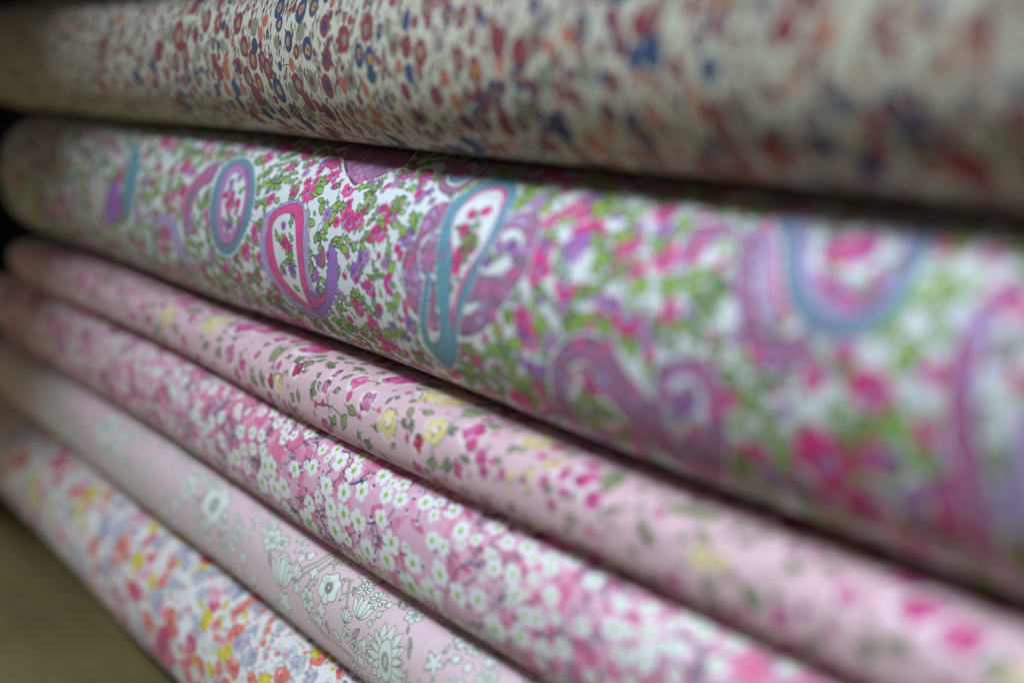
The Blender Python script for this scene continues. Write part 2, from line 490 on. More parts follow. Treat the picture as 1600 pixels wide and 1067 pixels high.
  [-183.8,34.7,6.1,'yel'],
  [-174.1,19.5,7.4,'yel'],
  [-151.6,17.2,5.8,'yel'],
  [-274.7,29.7,6.8,'pinkL'],
  [-244.8,32.3,5.5,'coral'],
  [-245.9,37.0,4.5,'coral'],
  [-165.4,7.7,9.2,'mag'],
  [-167.7,15.8,4.6,'pinkL'],
  [-142.9,20.9,6.6,'coral'],
  [-133.7,22.5,5.7,'grey'],
  [-226.2,22.9,7.4,'grey'],
  [-205.0,24.4,6.2,'grey'],
  [-209.1,40.7,6.6,'grey'],
  [-168.7,32.0,6.9,'grey'],
  [-136.1,31.7,5.7,'grey'],
  [-337.8,14.4,7.3,'yel'],
  [-363.3,18.2,7.5,'coral'],
  [-315.0,28.4,5.5,'coral'],
  [-323.3,12.9,6.7,'coral'],
  [-271.7,14.8,7.8,'grey'],
  [-345.4,30.3,6.8,'grey'],
  [-282.8,1.9,8.9,'pinkL'],
  [-184.7,29.7,6.1,'white'],
  [-101.0,33.8,2.9,'white'],
  [-0.4,37.1,2.1,'mag'],
  [2.2,39.6,2.2,'pink'],
  [-29.5,42.7,2.8,'slate'],
  [-27.7,39.2,1.9,'slate'],
  [-89.5,2.8,6.7,'coral'],
  [-143.5,-21.9,9.0,'pinkL'],
  [-43.2,15.0,4.6,'coral'],
  [9.3,38.7,2.5,'grey'],
  [-103.6,45.0,4.8,'white'],
  [-65.4,11.6,2.4,'pinkL']],
 'berry': [[-48.7,0.7,7.5,'rg'],
  [-41.6,-3.8,7.4,'rg'],
  [-30.1,-6.7,7.0,'rg'],
  [-48.5,-9.6,7.4,'rg'],
  [-40.1,-11.5,7.5,'ro'],
  [-46.3,-16.3,8.4,'rd'],
  [-33.5,-3.6,5.8,'rg'],
  [-55.5,8.0,7.3,'rg'],
  [-11.8,1.8,7.3,'by'],
  [2.4,-0.5,7.5,'by'],
  [37.2,-2.8,7.0,'by'],
  [43.5,-3.5,7.0,'by'],
  [-25.2,-13.8,8.9,'by'],
  [-41.4,-20.4,6.3,'by'],
  [15.6,-3.8,8.1,'rb'],
  [-40.5,6.8,5.9,'g'],
  [-2.9,4.6,6.2,'g'],
  [-14.5,-14.0,6.2,'g'],
  [2.7,-10.3,6.8,'gr'],
  [-21.1,1.6,4.9,'g'],
  [-31.6,8.6,4.7,'o'],
  [-10.2,-5.5,4.4,'o'],
  [-56.3,-13.9,5.3,'o'],
  [-67.7,-7.2,6.6,'o'],
  [27.4,2.0,7.8,'rg'],
  [41.8,4.8,7.7,'rg'],
  [12.9,-11.7,7.9,'rb'],
  [-5.8,-17.2,7.0,'rd'],
  [65.4,-0.7,6.0,'rd'],
  [23.9,-11.2,5.5,'o'],
  [-39.4,0.6,5.4,'bd'],
  [14.0,6.0,7.1,'rb'],
  [-4.1,9.0,4.5,'by'],
  [54.4,4.8,5.8,'g'],
  [43.6,-8.2,5.1,'bd'],
  [21.9,-18.9,4.4,'bd'],
  [20.3,-20.3,4.1,'o'],
  [28.6,-20.0,4.0,'o'],
  [37.0,-19.3,5.2,'o'],
  [-58.7,-21.5,6.2,'o'],
  [4.6,-20.8,7.3,'rb'],
  [-9.5,-20.8,5.5,'g'],
  [-21.1,-21.2,5.7,'by'],
  [-31.8,-22.6,5.6,'by'],
  [-48.8,-23.8,6.8,'bd'],
  [61.5,-12.7,5.2,'rd'],
  [34.6,-24.3,4.8,'o'],
  [49.0,-16.2,5.0,'by'],
  [-72.5,-14.6,5.6,'o'],
  [-66.8,-19.7,5.8,'bd'],
  [-43.0,-28.5,6.5,'rd'],
  [-21.3,-27.2,6.3,'bd'],
  [-114.0,5.1,11.8,'rg'],
  [-136.8,-0.2,8.9,'rd'],
  [-107.4,-1.9,9.3,'rg'],
  [-118.8,-5.0,8.7,'rg'],
  [-108.3,-9.0,7.2,'by'],
  [-99.4,-10.5,7.2,'by'],
  [-85.8,9.9,9.4,'rg'],
  [-73.9,8.9,8.3,'rg'],
  [-68.6,8.0,4.4,'bd'],
  [-55.1,8.4,8.0,'rg'],
  [-40.7,7.0,5.6,'g'],
  [-93.9,-1.3,6.8,'g'],
  [-77.7,-4.3,6.7,'rd'],
  [-75.3,-8.0,7.5,'rd'],
  [-66.3,-3.6,4.3,'o'],
  [-67.7,-8.7,5.2,'o'],
  [-32.3,8.6,4.2,'o'],
  [-123.6,6.0,8.8,'g'],
  [-145.4,-6.7,6.7,'bd'],
  [-132.0,-9.1,6.7,'rd'],
  [-161.9,7.5,6.0,'by'],
  [-153.2,4.1,5.8,'by'],
  [-219.7,-13.5,10.1,'rd'],
  [-206.7,2.1,8.0,'rd'],
  [-221.6,10.5,4.8,'bd'],
  [-194.0,13.6,6.8,'ro'],
  [-184.7,-14.0,6.8,'rd'],
  [-22.3,12.4,7.2,'by'],
  [-5.2,11.2,7.6,'by'],
  [3.5,12.2,7.6,'by'],
  [-162.8,-5.0,5.9,'by'],
  [-248.1,-12.8,6.2,'bd'],
  [-102.7,16.0,7.2,'rd'],
  [-125.0,-17.7,5.8,'bd'],
  [-192.5,-7.7,5.4,'g'],
  [-308.1,-8.1,6.3,'g'],
  [-272.8,14.7,6.6,'g'],
  [-238.5,4.3,5.6,'ro'],
  [146.2,2.8,6.0,'by'],
  [160.5,-1.1,5.8,'rb'],
  [157.5,-9.2,5.1,'rd'],
  [152.2,-16.1,5.3,'rb'],
  [147.1,-6.5,6.1,'g'],
  [119.5,-8.6,6.1,'by'],
  [130.5,-8.5,6.0,'g'],
  [111.3,-0.0,7.5,'rd'],
  [100.5,-6.6,6.3,'ro'],
  [92.7,-4.0,5.8,'rg'],
  [99.3,1.2,4.7,'rg'],
  [103.4,5.7,3.6,'bd'],
  [132.1,5.0,4.3,'by'],
  [172.1,4.4,6.0,'rg'],
  [166.8,-8.2,3.1,'o'],
  [168.1,-16.1,4.6,'o'],
  [133.3,-1.2,3.3,'o'],
  [140.9,-12.8,4.6,'rd'],
  [107.3,-12.4,6.1,'by'],
  [123.0,-16.5,5.8,'by'],
  [95.8,-19.9,6.9,'by'],
  [129.4,-21.0,7.4,'bd'],
  [84.9,-8.9,4.4,'o'],
  [86.9,-15.1,4.9,'o'],
  [117.1,-15.5,5.8,'g'],
  [93.4,6.5,5.9,'rg'],
  [74.8,9.8,6.9,'rg'],
  [139.4,-25.9,6.6,'o'],
  [105.8,-22.1,6.7,'rd'],
  [107.4,-18.2,5.1,'rd'],
  [211.2,1.0,5.8,'rd'],
  [219.4,4.9,3.8,'rb'],
  [186.6,-0.5,4.1,'by'],
  [189.6,-6.3,5.0,'bd'],
  [183.3,6.1,4.2,'rd'],
  [221.5,-0.3,4.1,'o'],
  [223.4,1.9,3.0,'o'],
  [230.0,-7.6,2.9,'o'],
  [212.5,-8.6,3.2,'o'],
  [237.5,-3.3,4.0,'rd'],
  [241.9,-9.7,3.3,'rd'],
  [247.9,-5.8,3.9,'ro'],
  [254.0,1.2,4.5,'rg'],
  [257.1,-1.5,3.8,'rg'],
  [223.6,-12.3,4.4,'bd'],
  [216.3,-20.9,5.7,'bd'],
  [239.6,-20.0,7.0,'by'],
  [262.7,-8.3,4.0,'bd'],
  [231.0,-14.9,3.7,'o'],
  [229.5,-17.4,4.0,'rd'],
  [198.4,-15.1,4.6,'g'],
  [205.8,-18.5,4.4,'g'],
  [207.5,-11.0,3.3,'rd'],
  [251.9,-12.0,4.0,'by'],
  [258.7,-16.9,5.1,'g'],
  [248.0,-24.1,9.4,'rd'],
  [224.2,-26.3,7.4,'bd'],
  [243.3,-24.5,5.0,'o'],
  [202.2,-19.7,4.6,'rd'],
  [183.6,-15.6,3.4,'o'],
  [245.9,4.7,2.8,'bd'],
  [236.8,5.1,2.9,'rd'],
  [197.3,5.3,4.8,'g'],
  [176.3,-30.6,7.6,'rd'],
  [209.6,-32.6,8.5,'g'],
  [245.0,1.4,2.8,'rd'],
  [202.0,-5.9,2.8,'g']],
}
# ------------------------------------------------------------------ printed patterns, drawn in millimetres on the flat cloth
RS = np.random.RandomState(11)
def rgb(r, g, b_): return np.array([r, g, b_], np.float32) / 255
def smooth_field(h, w_, cell, seed):
    rs = np.random.RandomState(seed)
    gh, gw = int(h / cell) + 3, int(w_ / cell) + 3
    g = rs.uniform(-1, 1, (gh, gw)).astype(np.float32)
    y = np.arange(h) / cell; x = np.arange(w_) / cell
    yi = y.astype(int); xi = x.astype(int); fy = (y - yi); fx = (x - xi)
    fy = (fy * fy * (3 - 2 * fy)).astype(np.float32); fx = (fx * fx * (3 - 2 * fx)).astype(np.float32)
    rows = g[yi] * (1 - fy)[:, None] + g[yi + 1] * fy[:, None]
    return rows[:, xi] * (1 - fx) + rows[:, xi + 1] * fx

class Sheet:
    def __init__(self, H, base, seed):
        self.Hm = H * 1000; self.h = int(self.Hm * PXM); self.w = int((X1 - X0) * 1000 * PXM)
        self.x0 = X0 * 1000; self.a = np.empty((self.h, self.w, 3), np.float32); self.a[:] = base
        self.f = 0.6 * smooth_field(self.h, self.w, 0.9 * PXM, seed) + 0.4 * smooth_field(self.h, self.w, 0.3 * PXM, seed + 1)
    def win(self, p, m):
        s = (self.Hm / 2 - p[:, 1]); x = p[:, 0] - self.x0
        c0 = max(0, int((x.min() - m) * PXM)); c1 = min(self.w, int((x.max() + m) * PXM) + 2)
        r0 = max(0, int((s.min() - m) * PXM)); r1 = min(self.h, int((s.max() + m) * PXM) + 2)
        if c1 <= c0 or r1 <= r0: return None
        X = (np.arange(c0, c1, dtype=np.float32) + .5)[None] / PXM + self.x0
        Y = self.Hm / 2 - (np.arange(r0, r1, dtype=np.float32) + .5)[:, None] / PXM
        return r0, r1, c0, c1, X, Y
    def blend(self, w_, al, col):
        r0, r1, c0, c1 = w_[:4]
        v = self.a[r0:r1, c0:c1]
        v += al[..., None] * (col - v)
    def poly(self, p, fill=None, line=None, lw=.16, edge=.0, mot=.12, soft=0., al=1.):
        p = np.asarray(p, np.float32).reshape(-1, 2)
        w_ = self.win(p, lw + soft + .3)
        if w_ is None: return
        X, Y = w_[4], w_[5]
        n = len(p); big = n * Y.size * X.size > 400000
        if not big:
            q = np.roll(p, -1, 0); e = q - p
            ax, ay, ex, ey, by = (v[:, None, None] for v in (p[:, 0], p[:, 1], e[:, 0], e[:, 1], q[:, 1]))
            px, py = X[None] - ax, Y[None] - ay
            t = (px * ex + py * ey) / (ex * ex + ey * ey + 1e-9)
            np.clip(t, 0, 1, out=t)
            dx = px - t * ex; dy = py - t * ey
            d2 = (dx * dx + dy * dy).min(0)
            cr = ((ay > Y) != (by > Y)) & (px < ex * py / np.where(np.abs(ey) < 1e-9, 1e-9, ey))
            ins = np.bitwise_xor.reduce(cr, axis=0)
        else:
            d2 = np.full((Y.shape[0], X.shape[1]), 1e9, np.float32); ins = np.zeros(d2.shape, bool)
        for i in range(n if big else 0):
            ax, ay = p[i]; bx, by = p[(i + 1) % n]
            ex, ey = bx - ax, by - ay
            L2 = ex * ex + ey * ey + 1e-9
            px, py = X - ax, Y - ay
            t = np.clip((px * ex + py * ey) / L2, 0, 1)
            dx = px - t * ex; dy = py - t * ey
            np.minimum(d2, dx * dx + dy * dy, out=d2)
            if abs(ey) > 1e-9:
                ins ^= ((ay > Y) != (by > Y)) & (X < ex * (Y - ay) / ey + ax)
        d = np.sqrt(d2); sd = np.where(ins, -d, d)
        s = max(soft, 0.5 / PXM)
        f = self.f[w_[0]:w_[1], w_[2]:w_[3]]
        if fill is not None:
            a = np.clip(.5 - sd / (2 * s), 0, 1) * al
            k = 1 + mot * f
            if edge: k = k * (1 - edge * np.exp(np.minimum(sd, 0) / .35))
            fc = np.clip(1 - (1 - fill[None, None]) * (2 - k)[..., None], 0, 1) if mot < 0 else fill[None, None] * k[..., None]
            if al == 1. and mot: a = a * np.clip(.93 + .12 * f, 0, 1)
            self.blend(w_, a, fc)
        if line is not None:
            ww = lw * (1 + .45 * f)
            a = np.clip(.5 + (ww / 2 - d) * PXM, 0, 1)
            self.blend(w_, a, line)
    def stroke(self, p, col, w0=.2, w1=None, al=1., soft=0.):
        p = np.asarray(p, np.float32).reshape(-1, 2); w1 = w0 if w1 is None else w1
        w_ = self.win(p, max(w0, w1) + soft + .2)
        if w_ is None: return
        X, Y = w_[4], w_[5]; n = len(p)
        best = np.full((Y.shape[0], X.shape[1]), 1e9, np.float32)
        if n * Y.size * X.size < 400000:
            a_, e = p[:-1], p[1:] - p[:-1]; I = np.arange(n - 1, dtype=np.float32)[:, None, None]
            ax, ay, ex, ey = (v[:, None, None] for v in (a_[:, 0], a_[:, 1], e[:, 0], e[:, 1]))
            px, py = X[None] - ax, Y[None] - ay
            t = np.clip((px * ex + py * ey) / (ex * ex + ey * ey + 1e-9), 0, 1)
            best = (np.sqrt((px - t * ex) ** 2 + (py - t * ey) ** 2) - (w0 + (w1 - w0) * (I + t) / (n - 1)) / 2).min(0)
            n = 0
        for i in range(n - 1):
            ax, ay = p[i]; bx, by = p[i + 1]; ex, ey = bx - ax, by - ay
            L2 = ex * ex + ey * ey + 1e-9
            t = np.clip(((X - ax) * ex + (Y - ay) * ey) / L2, 0, 1)
            d = np.hypot(X - ax - t * ex, Y - ay - t * ey) - (w0 + (w1 - w0) * (i + t) / (n - 1)) / 2
            np.minimum(best, d, out=best)
        s = max(soft, .5 / PXM)
        self.blend(w_, np.clip(.5 - best / (2 * s), 0, 1) * al, col)

def curve(p, n=5, closed=True):
    """Catmull-Rom through the points"""
    p = np.asarray(p, float).reshape(-1, 2); m = len(p)
    out = []
    for i in range(m if closed else m - 1):
        if closed: a, b_, c, d = p[i - 1], p[i], p[(i + 1) % m], p[(i + 2) % m]
        else: a, b_, c, d = p[max(i - 1, 0)], p[i], p[i + 1], p[min(i + 2, m - 1)]
        for t in np.arange(n) / n:
            out.append(.5 * ((2 * b_) + (c - a) * t + (2 * a - 5 * b_ + 4 * c - d) * t * t + (3 * b_ - a - 3 * c + d) * t ** 3))
    if not closed: out.append(p[-1])
    return np.array(out)
KX = 1.0           # how much wider than tall this cloth's motifs are drawn
def place(q, x, y, ang=0, sx=1, sy=None):
    q = np.asarray(q, float).reshape(-1, 2) * (sx, sx if sy is None else sy)
    c, s = cos(ang), sin(ang)
    return np.stack([x + (q[:, 0] * c - q[:, 1] * s) * KX, y + q[:, 0] * s + q[:, 1] * c], 1)
def ring(r, n=14, wob=0., lobes=0, depth=0., ph=0., asp=1.):
    a = np.arange(n) / n * 2 * pi
    rr = r * (1 + wob * RS.uniform(-1, 1, n) + depth * np.cos(lobes * a + ph))
    return np.stack([rr * np.cos(a) * asp, rr * np.sin(a)], 1)
def inside(pt_, poly_):
    x, y = pt_; p = poly_; q = np.roll(p, -1, 0)
    c = ((p[:, 1] > y) != (q[:, 1] > y)) & (x < (q[:, 0] - p[:, 0]) * (y - p[:, 1]) / (q[:, 1] - p[:, 1] + 1e-12) + p[:, 0])
    return c.sum() % 2 == 1
def scatter(H, d, seed, jit=.36):
    """jittered hexagonal seeds"""
    rs = np.random.RandomState(seed); out = []
    Hm = H * 1000; y = -Hm / 2; row = 0
    while y < Hm / 2:
        x = X0 * 1000 + (row % 2) * d / 2
        while x < 310:
            out.append((x + rs.uniform(-jit, jit) * d, y + rs.uniform(-jit, jit) * d)); x += d
        y += d * .866; row += 1
    rs.shuffle(out); return out
def pairs(l): return np.array(l, float).reshape(-1, 2)
class Taken:
    def __init__(self): self.c = {}
    def add(self, x, y, r): self.c.setdefault((int(x // 10), int(y // 10)), []).append((x, y, r))
    def free(self, x, y, r):
        i, j = int(x // 10), int(y // 10)
        for a in (i - 1, i, i + 1):
            for b_ in (j - 1, j, j + 1):
                for q in self.c.get((a, b_), ()):
                    if (q[0] - x) ** 2 + (q[1] - y) ** 2 < (q[2] + r) ** 2: return False
        return True

# ---- 1: ringed berries
def print_berry(H):
    global KX; KX = 1.12
    base = rgb(206, 208, 188); S = Sheet(H, base, 21); K = Taken()
    CR, NV, GR, OR, OC, MR = rgb(130, 30, 48), rgb(18, 46, 102), rgb(132, 134, 112), rgb(192, 98, 68), rgb(204, 150, 62), rgb(96, 22, 42)
    def berry(x, y, h, kind):
        h = h * RS.uniform(.92, 1.05); asp = RS.uniform(.74, .92); an = RS.uniform(-.35, .35)
        o = lambda r, w_=.05: place(curve(ring(r, 10, w_), 3), x, y, an, asp, 1)
        r = h / 2
        cols = {'rg': (CR, GR), 'rb': (CR, NV), 'ro': (CR, OC), 'rd': (CR, None), 'by': (NV, OC), 'bd': (NV, None), 'g': (GR, None), 'gr': (GR, CR), 'o': (OR, None)}[kind]
        S.poly(o(r), cols[0], None, mot=.10, edge=.10)
        if cols[1] is not None:
            ox, oy = RS.uniform(-.12, .12, 2) * r
            q = o(r * RS.uniform(.42, .52), .14) + (ox, oy)
            S.poly(q, cols[1], None, mot=.15)
            if kind in ('by', 'rg') and RS.rand() < .6: S.poly(place(ring(r * .16, 7, .2), x + ox * 2, y + oy, 0, 1, 1.3), CR if kind == 'by' else OC, mot=0)
        elif kind in ('rd', 'o', 'g') and RS.rand() < .5:
            S.stroke(curve([(x - r * .1, y - r * .6), (x + r * .1, y), (x, y + r * .6)], 3, False), cols[0] * .78, .16, .08, .7)
        if RS.rand() < .45:      # a little calyx and stalk
            sy = RS.choice([-1, 1])
            S.stroke(curve([(x, y + sy * r), (x + RS.uniform(-.6, .6), y + sy * (r + 1.5)), (x + RS.uniform(-2, 2), y + sy * (r + 3))], 4, False), MR, .34, .18)
    pts = TRACED['berry']
    for x, y, h, k in pts: K.add(x, y, h * .42)
    SPR = []
    for x, y in scatter(H, 5.0, 6):
        n = RS.randint(1, 4); an = (pi if RS.rand() < .75 else 0) + RS.uniform(-.35, .35); L = 2.3 * n + 3
        P3 = [(x - sin(an) * L * t, y + cos(an) * L * t) for t in (0, .35, .7, 1)]
        if RS.rand() < (.5 if x < 50 else .15) and all(K.free(a_, b_, .45) for a_, b_ in P3[:3]):
            SPR.append((x, y, an, n))
            for a_, b_ in P3: K.add(a_, b_, .9)
    seeds = scatter(H, 3.8, 5); extra = []
    kinds = ['rg', 'rb', 'ro', 'rd', 'by', 'bd', 'g', 'gr', 'o', 'rg', 'rd', 'rd', 'rb', 'by', 'bd', 'rb']
    for x, y in seeds:
        h = RS.choice([3.4, 5.0, 6.8, 8.0]) * (1.2 if x > 60 else 1); k = kinds[RS.randint(len(kinds))]
        if k == 'o': h = min(h, 4.8)
        if K.free(x, y, h * .41): extra.append((x, y, h, k)); K.add(x, y, h * .42)
    leaf = [(0, 0), (.15, .3), (.13, .6), (0, 1.), (-.11, .62), (-.13, .25)]
    def spray(x, y, an, n):
        L = 2.3 * n + 1.2; bend = RS.uniform(-.16, .16)
        st = curve(place([(0, 0), (bend * L * .6, L * .5), (0, L)], x, y, an), 5, False); S.stroke(st, MR, .3, .18)
        for i in range(n + 1):
            f = (i + .5) / (n + .5); bx, by = st[min(int(f * (len(st) - 1)), len(st) - 1)]
            sgs = (-1, 1) if i < n and RS.rand() < .7 else (RS.choice([-1, 1]),) if i < n else (0,)
            for sgn in sgs:
                S.poly(curve(place(leaf, bx, by, an + sgn * RS.uniform(.25, .5), RS.uniform(2.6, 4.0)), 3), MR, mot=.15)
    for q_ in SPR: spray(*q_)
    for x, y in scatter(H, 2.6, 9):
        if K.free(x, y, .3) and RS.rand() < (.7 if x < 60 else .45): S.poly(curve(place(leaf, x, y, pi + RS.uniform(-.8, .8), RS.uniform(2.2, 3.6)), 3), MR if RS.rand() < .8 else GR, mot=.15); K.add(x, y, .6)
    al = np.array([(a_[0], a_[1]) for a_ in extra + pts])
    for i, (x, y) in enumerate(al):      # fine stems from berry to berry
        if RS.rand() < .6:
            d = np.hypot(*(al - (x, y)).T); j = np.argsort(d)[1 + RS.randint(2)]
            S.stroke(curve([(x, y), (al[i] + al[j]) / 2 + RS.uniform(-1.5, 1.5, 2), al[j]], 4, False), MR, .34, .24)
    for x, y, h, k in extra: berry(x, y, h, k)
    for x, y, h, k in pts: berry(x, y, h * (1.0 if x < 60 else 1.15), k)
    return S.a

# ---- 2: paisleys
def print_paisley(H):
    global KX; KX = 1.3
    S = Sheet(H, rgb(232, 238, 240), 31); K = Taken()
    INK = rgb(38, 40, 58); LIME, LIME2 = rgb(154, 192, 72), rgb(132, 172, 90)
    PK, MG, PU, LV, PLUM, TEAL, TEAL2, MV, MV2 = (rgb(234, 70, 146), rgb(220, 34, 128), rgb(158, 104, 196), rgb(182, 160, 210), rgb(128, 44, 104),
        rgb(92, 154, 176), rgb(48, 104, 134), rgb(166, 112, 152), rgb(96, 50, 92))
    P = {k[3:]: pairs(v) for k, v in TRACED.items() if k.startswith('pa_') and k != 'pa_fl'}
    outs = ['teal_out', 'mauve_left', 'mauve_in', 'mauve_right', 'p2_out', 'p3_out', 'p3_mauve', 'arc_lav', 'p4_out', 'm4', 'l4', 'k4', 's1', 'band6', 'lav6', 'curl', 'top1', 'top2', 'left_teal', 'left_purp', 'crest']
    def blocked(x, y): return any(inside((x, y), P[o]) for o in outs)
    jag = [(0, 0), (.24, .08), (.14, .32), (.42, .52), (.16, .62), (.18, .92), (-.02, 1.35), (-.10, .92), (-.36, .86), (-.16, .56), (-.36, .24), (-.10, .2)]
    oval = [(0, 0), (.26, .25), (.30, .6), (0, 1.05), (-.28, .62), (-.22, .25)]
    def leaf(x, y, an, L, col=None, shape=None):
        q = np.array(shape or (jag if RS.rand() < .6 else oval), float); q = q + RS.uniform(-.05, .05, q.shape)
        col = (LIME if RS.rand() < .75 else LIME2) if col is None else col
        q = place(q, x, y, an, L, L)
        S.poly(q if len(q) > 6 else curve(q, 3), col, INK, .33, mot=.16)
        if RS.rand() < .5:
            m = place([(0, .15), (.03, .75)], x, y, an, L); S.stroke(m, INK, .12, .08, .8)
    def flower(x, y, h, kind):
        n = RS.randint(7, 11); an = RS.uniform(0, 6)
        r = h / 2
        if kind in ('m', 'p', 'v', 'k'):
            col = {'m': PK if RS.rand() < .5 else MG, 'p': PU, 'v': LV, 'k': LV}[kind]
            m = n * 4; a = np.arange(m) / m * 2 * pi
            rr = r * (1 - .28 * np.abs(np.sin(a * n / 2)) ** 1.0 + RS.uniform(-.10, .10, m)); asp = RS.uniform(.7, 1)
            q = place(np.stack([rr * np.cos(a), rr * np.sin(a)], 1), x, y, an, 1, asp)
            S.poly(q, col, rgb(150, 20, 90) if kind != 'p' else rgb(84, 40, 130), .15, mot=.22)
            S.poly(place(ring(r * .5, 11, .18), x, y, an, 1, asp), MG if kind == 'm' else col * .85, None, mot=.25)
            if h > 5: S.poly(place(ring(r * .34, 9, .2), x + r * .15, y - r * .1, an), LV, MG, .14, mot=.2)
            S.poly(place(ring(r * .16, 8, .2), x, y, an), MG if kind != 'm' else PLUM, INK, .12, mot=.1)
            if kind == 'k':
                for j in range(9):
                    S.stroke(place([(r * .3, 0), (r, 0)], x, y, j * .7), MG, .2, .1)
            else:
                for j in range(n): S.stroke(place([(r * .5, 0), (r * .82, 0)], x, y, an + j * 2 * pi / n, 1), rgb(140, 20, 90), .12, .05, .7)
        elif kind in ('c', 'm2'):        # half-open carnation: magenta fan round a lilac cup
            a = np.linspace(-.4, pi + .4, 12); up = 0 if kind == 'c' else -pi / 2
            o_ = np.stack([r * np.cos(a) * (1 + .12 * (np.arange(12) % 2)), -r * np.sin(a) * (1 + .12 * (np.arange(12) % 2))], 1)
            i_ = np.stack([.5 * r * np.cos(a[::-1]), -.45 * r * np.sin(a[::-1])], 1)
            S.poly(place(i_, x, y, up), LV, PLUM, .15, mot=.2)
            S.poly(place(np.concatenate([o_, i_]), x, y, up), MG, rgb(120, 20, 80), .16, mot=.22)
            leaf(x, y + (r * .15), up + RS.uniform(-.3, .3), r * .9)
    # dense vine ground
    seeds = [(x, y) for x, y in scatter(H, 4.7, 8) if not blocked(x, y)]
    for f in TRACED['pa_fl']: K.add(f[0], f[1], f[2] * .42)
    arr = np.array(seeds)
    for i, (x, y) in enumerate(seeds):
        if RS.rand() < .75:
            d = np.hypot(arr[:, 0] - x, arr[:, 1] - y); j = np.argsort(d)[1 + RS.randint(3)]
            mx, my = (np.array((x, y)) + arr[j]) / 2 + RS.uniform(-1, 1, 2)
            S.stroke(curve([(x, y), (mx, my), arr[j]], 4, False), INK, .3, .22)
    for x, y in seeds:
        if not K.free(x, y, .9): continue
        u = RS.rand()
        if u < .57:
            L = RS.uniform(3.2, 5.4) * (1.25 if x > 70 else 1); K.add(x, y, .8); leaf(x, y, RS.uniform(0, 6.28), L)
            if u < .26: leaf(x, y, RS.uniform(0, 6.28), L * .75)
        elif u < .84: flower(x, y, RS.choice([3.2, 4.2, 5.6, 7.6]) * (1.2 if x > 70 else 1), ['m', 'm', 'p', 'm', 'm', 'v'][RS.randint(6)])
        else:
            for j in range(3): S.poly(place(ring(.55, 7, .15), x + RS.uniform(-1, 1), y + RS.uniform(-1, 1)), LIME if j else LV, INK, .15, mot=0)
    # paisleys
    W = rgb(232, 238, 240)
    def hatch(poly_, col, n, L=1.2, w_=.14, al=.8):
        x0, y0 = poly_.min(0); x1, y1 = poly_.max(0); k = 0; t = 0
        while k < n and t < n * 8:
            t += 1; x, y = RS.uniform(x0, x1), RS.uniform(y0, y1)
            if inside((x, y), poly_):
                a = RS.uniform(.5, 1.2); S.stroke([(x, y), (x + cos(a) * L, y + sin(a) * L)], col, w_, w_ * .4, al); k += 1
    def cells(poly_, n, cols, r=(.8, 1.9)):
        x0, y0 = poly_.min(0); x1, y1 = poly_.max(0); k = 0; t = 0; tk = Taken()
        while k < n and t < n * 12:
            t += 1; x, y = RS.uniform(x0, x1), RS.uniform(y0, y1); rr = RS.uniform(*r)
            if inside((x, y), poly_) and tk.free(x, y, rr * .9):
                tk.add(x, y, rr); S.poly(place(curve(ring(rr, 7, .18), 2), x, y), cols[RS.randint(len(cols))], MV2, .16, mot=.2); k += 1
    for nm in ('mauve_left', 'mauve_in', 'mauve_right', 's1', 'm4', 'top1', 'top2', 'band6', 'p3_mauve'):
        q = curve(P[nm], 3); S.poly(q, W, W, 2.6, mot=0); S.poly(q, MV, MV2, .8, mot=.2, edge=.2)
        ar = np.ptp(q[:, 0]) * np.ptp(q[:, 1])
        for i in range(0, len(q), 3):       # beaded, dark-lined edge
            S.poly(place(ring(.6, 7, .15), *q[i]), MV2, None, mot=.1)
        cells(q, int(8 + ar / 14), [rgb(222, 96, 156), LV, MV, MV * .85 + .1, rgb(196, 140, 190), rgb(206, 120, 172)], (.9, 2.))
    for nm in ('hole_right', 'hole_small', 's1_hole'):
        S.poly(curve(P[nm], 3), W, MV2, .3, mot=0)
    S.poly(curve(P['s1_hole'], 3), W, LV, .9, mot=0)
    for nm, c in (('arc_lav', LV), ('l4', LV), ('k4', PK), ('lav6', LV * .95), ('curl', rgb(176, 110, 186)), ('left_purp', PU)):
        S.poly(curve(P[nm], 3), c, MV2, .2, mot=.18, edge=.15)
    def fill_in(q, n):
        c_ = q.mean(0); tk = Taken()
        for j in range(n * 4):
            z = q[RS.randint(len(q))]; pz = c_ + (z - c_) * RS.uniform(.0, .88)
            if not tk.free(pz[0], pz[1], 1.2): continue
            tk.add(pz[0], pz[1], 1.2)
            if j % 5 < 2: flower(pz[0], pz[1], RS.uniform(3, 5), 'mpv'[j % 3])
            else: leaf(pz[0], pz[1], RS.uniform(0, 6), RS.uniform(2, 3.6))
    fill_in(curve(P['hole_right'], 3), 7); fill_in(curve(P['s1_hole'], 3), 9)
    # teal flame paisley
    q = curve(P['teal_out'], 3); S.poly(q, W, W, 1.8, mot=0); S.poly(q, TEAL, TEAL2, .28, mot=.16); hatch(q, TEAL2, 260, 1.9, .2)
    hatch(q, rgb(176, 212, 220), 110, 1.6, .2)
    for i in range(0, len(q), 2):        # flame-like barbs along the edge
        S.stroke([q[i], q[i] + RS.uniform(-1.1, 1.1, 2)], TEAL2, .22, .08)
    q = curve(P['teal_loop'], 4); S.poly(q, W, MG, 1.25, mot=0); S.poly(place(q - q.mean(0), *q.mean(0), 0, .82), W, rgb(205, 130, 180), .3, mot=0)
    x, y = TRACED['pa_fl'][21][:2]
    for j in range(34):
        t = RS.uniform(.1, .9); c_ = q.mean(0); z = q[RS.randint(len(q))]; pz = c_ + (z - c_) * RS.uniform(.1, .6)
        (leaf if j % 3 else lambda a, b_, c, d: flower(a, b_, 4.2, 'm'))(pz[0], pz[1], RS.uniform(0, 6), RS.uniform(1.8, 3.4))
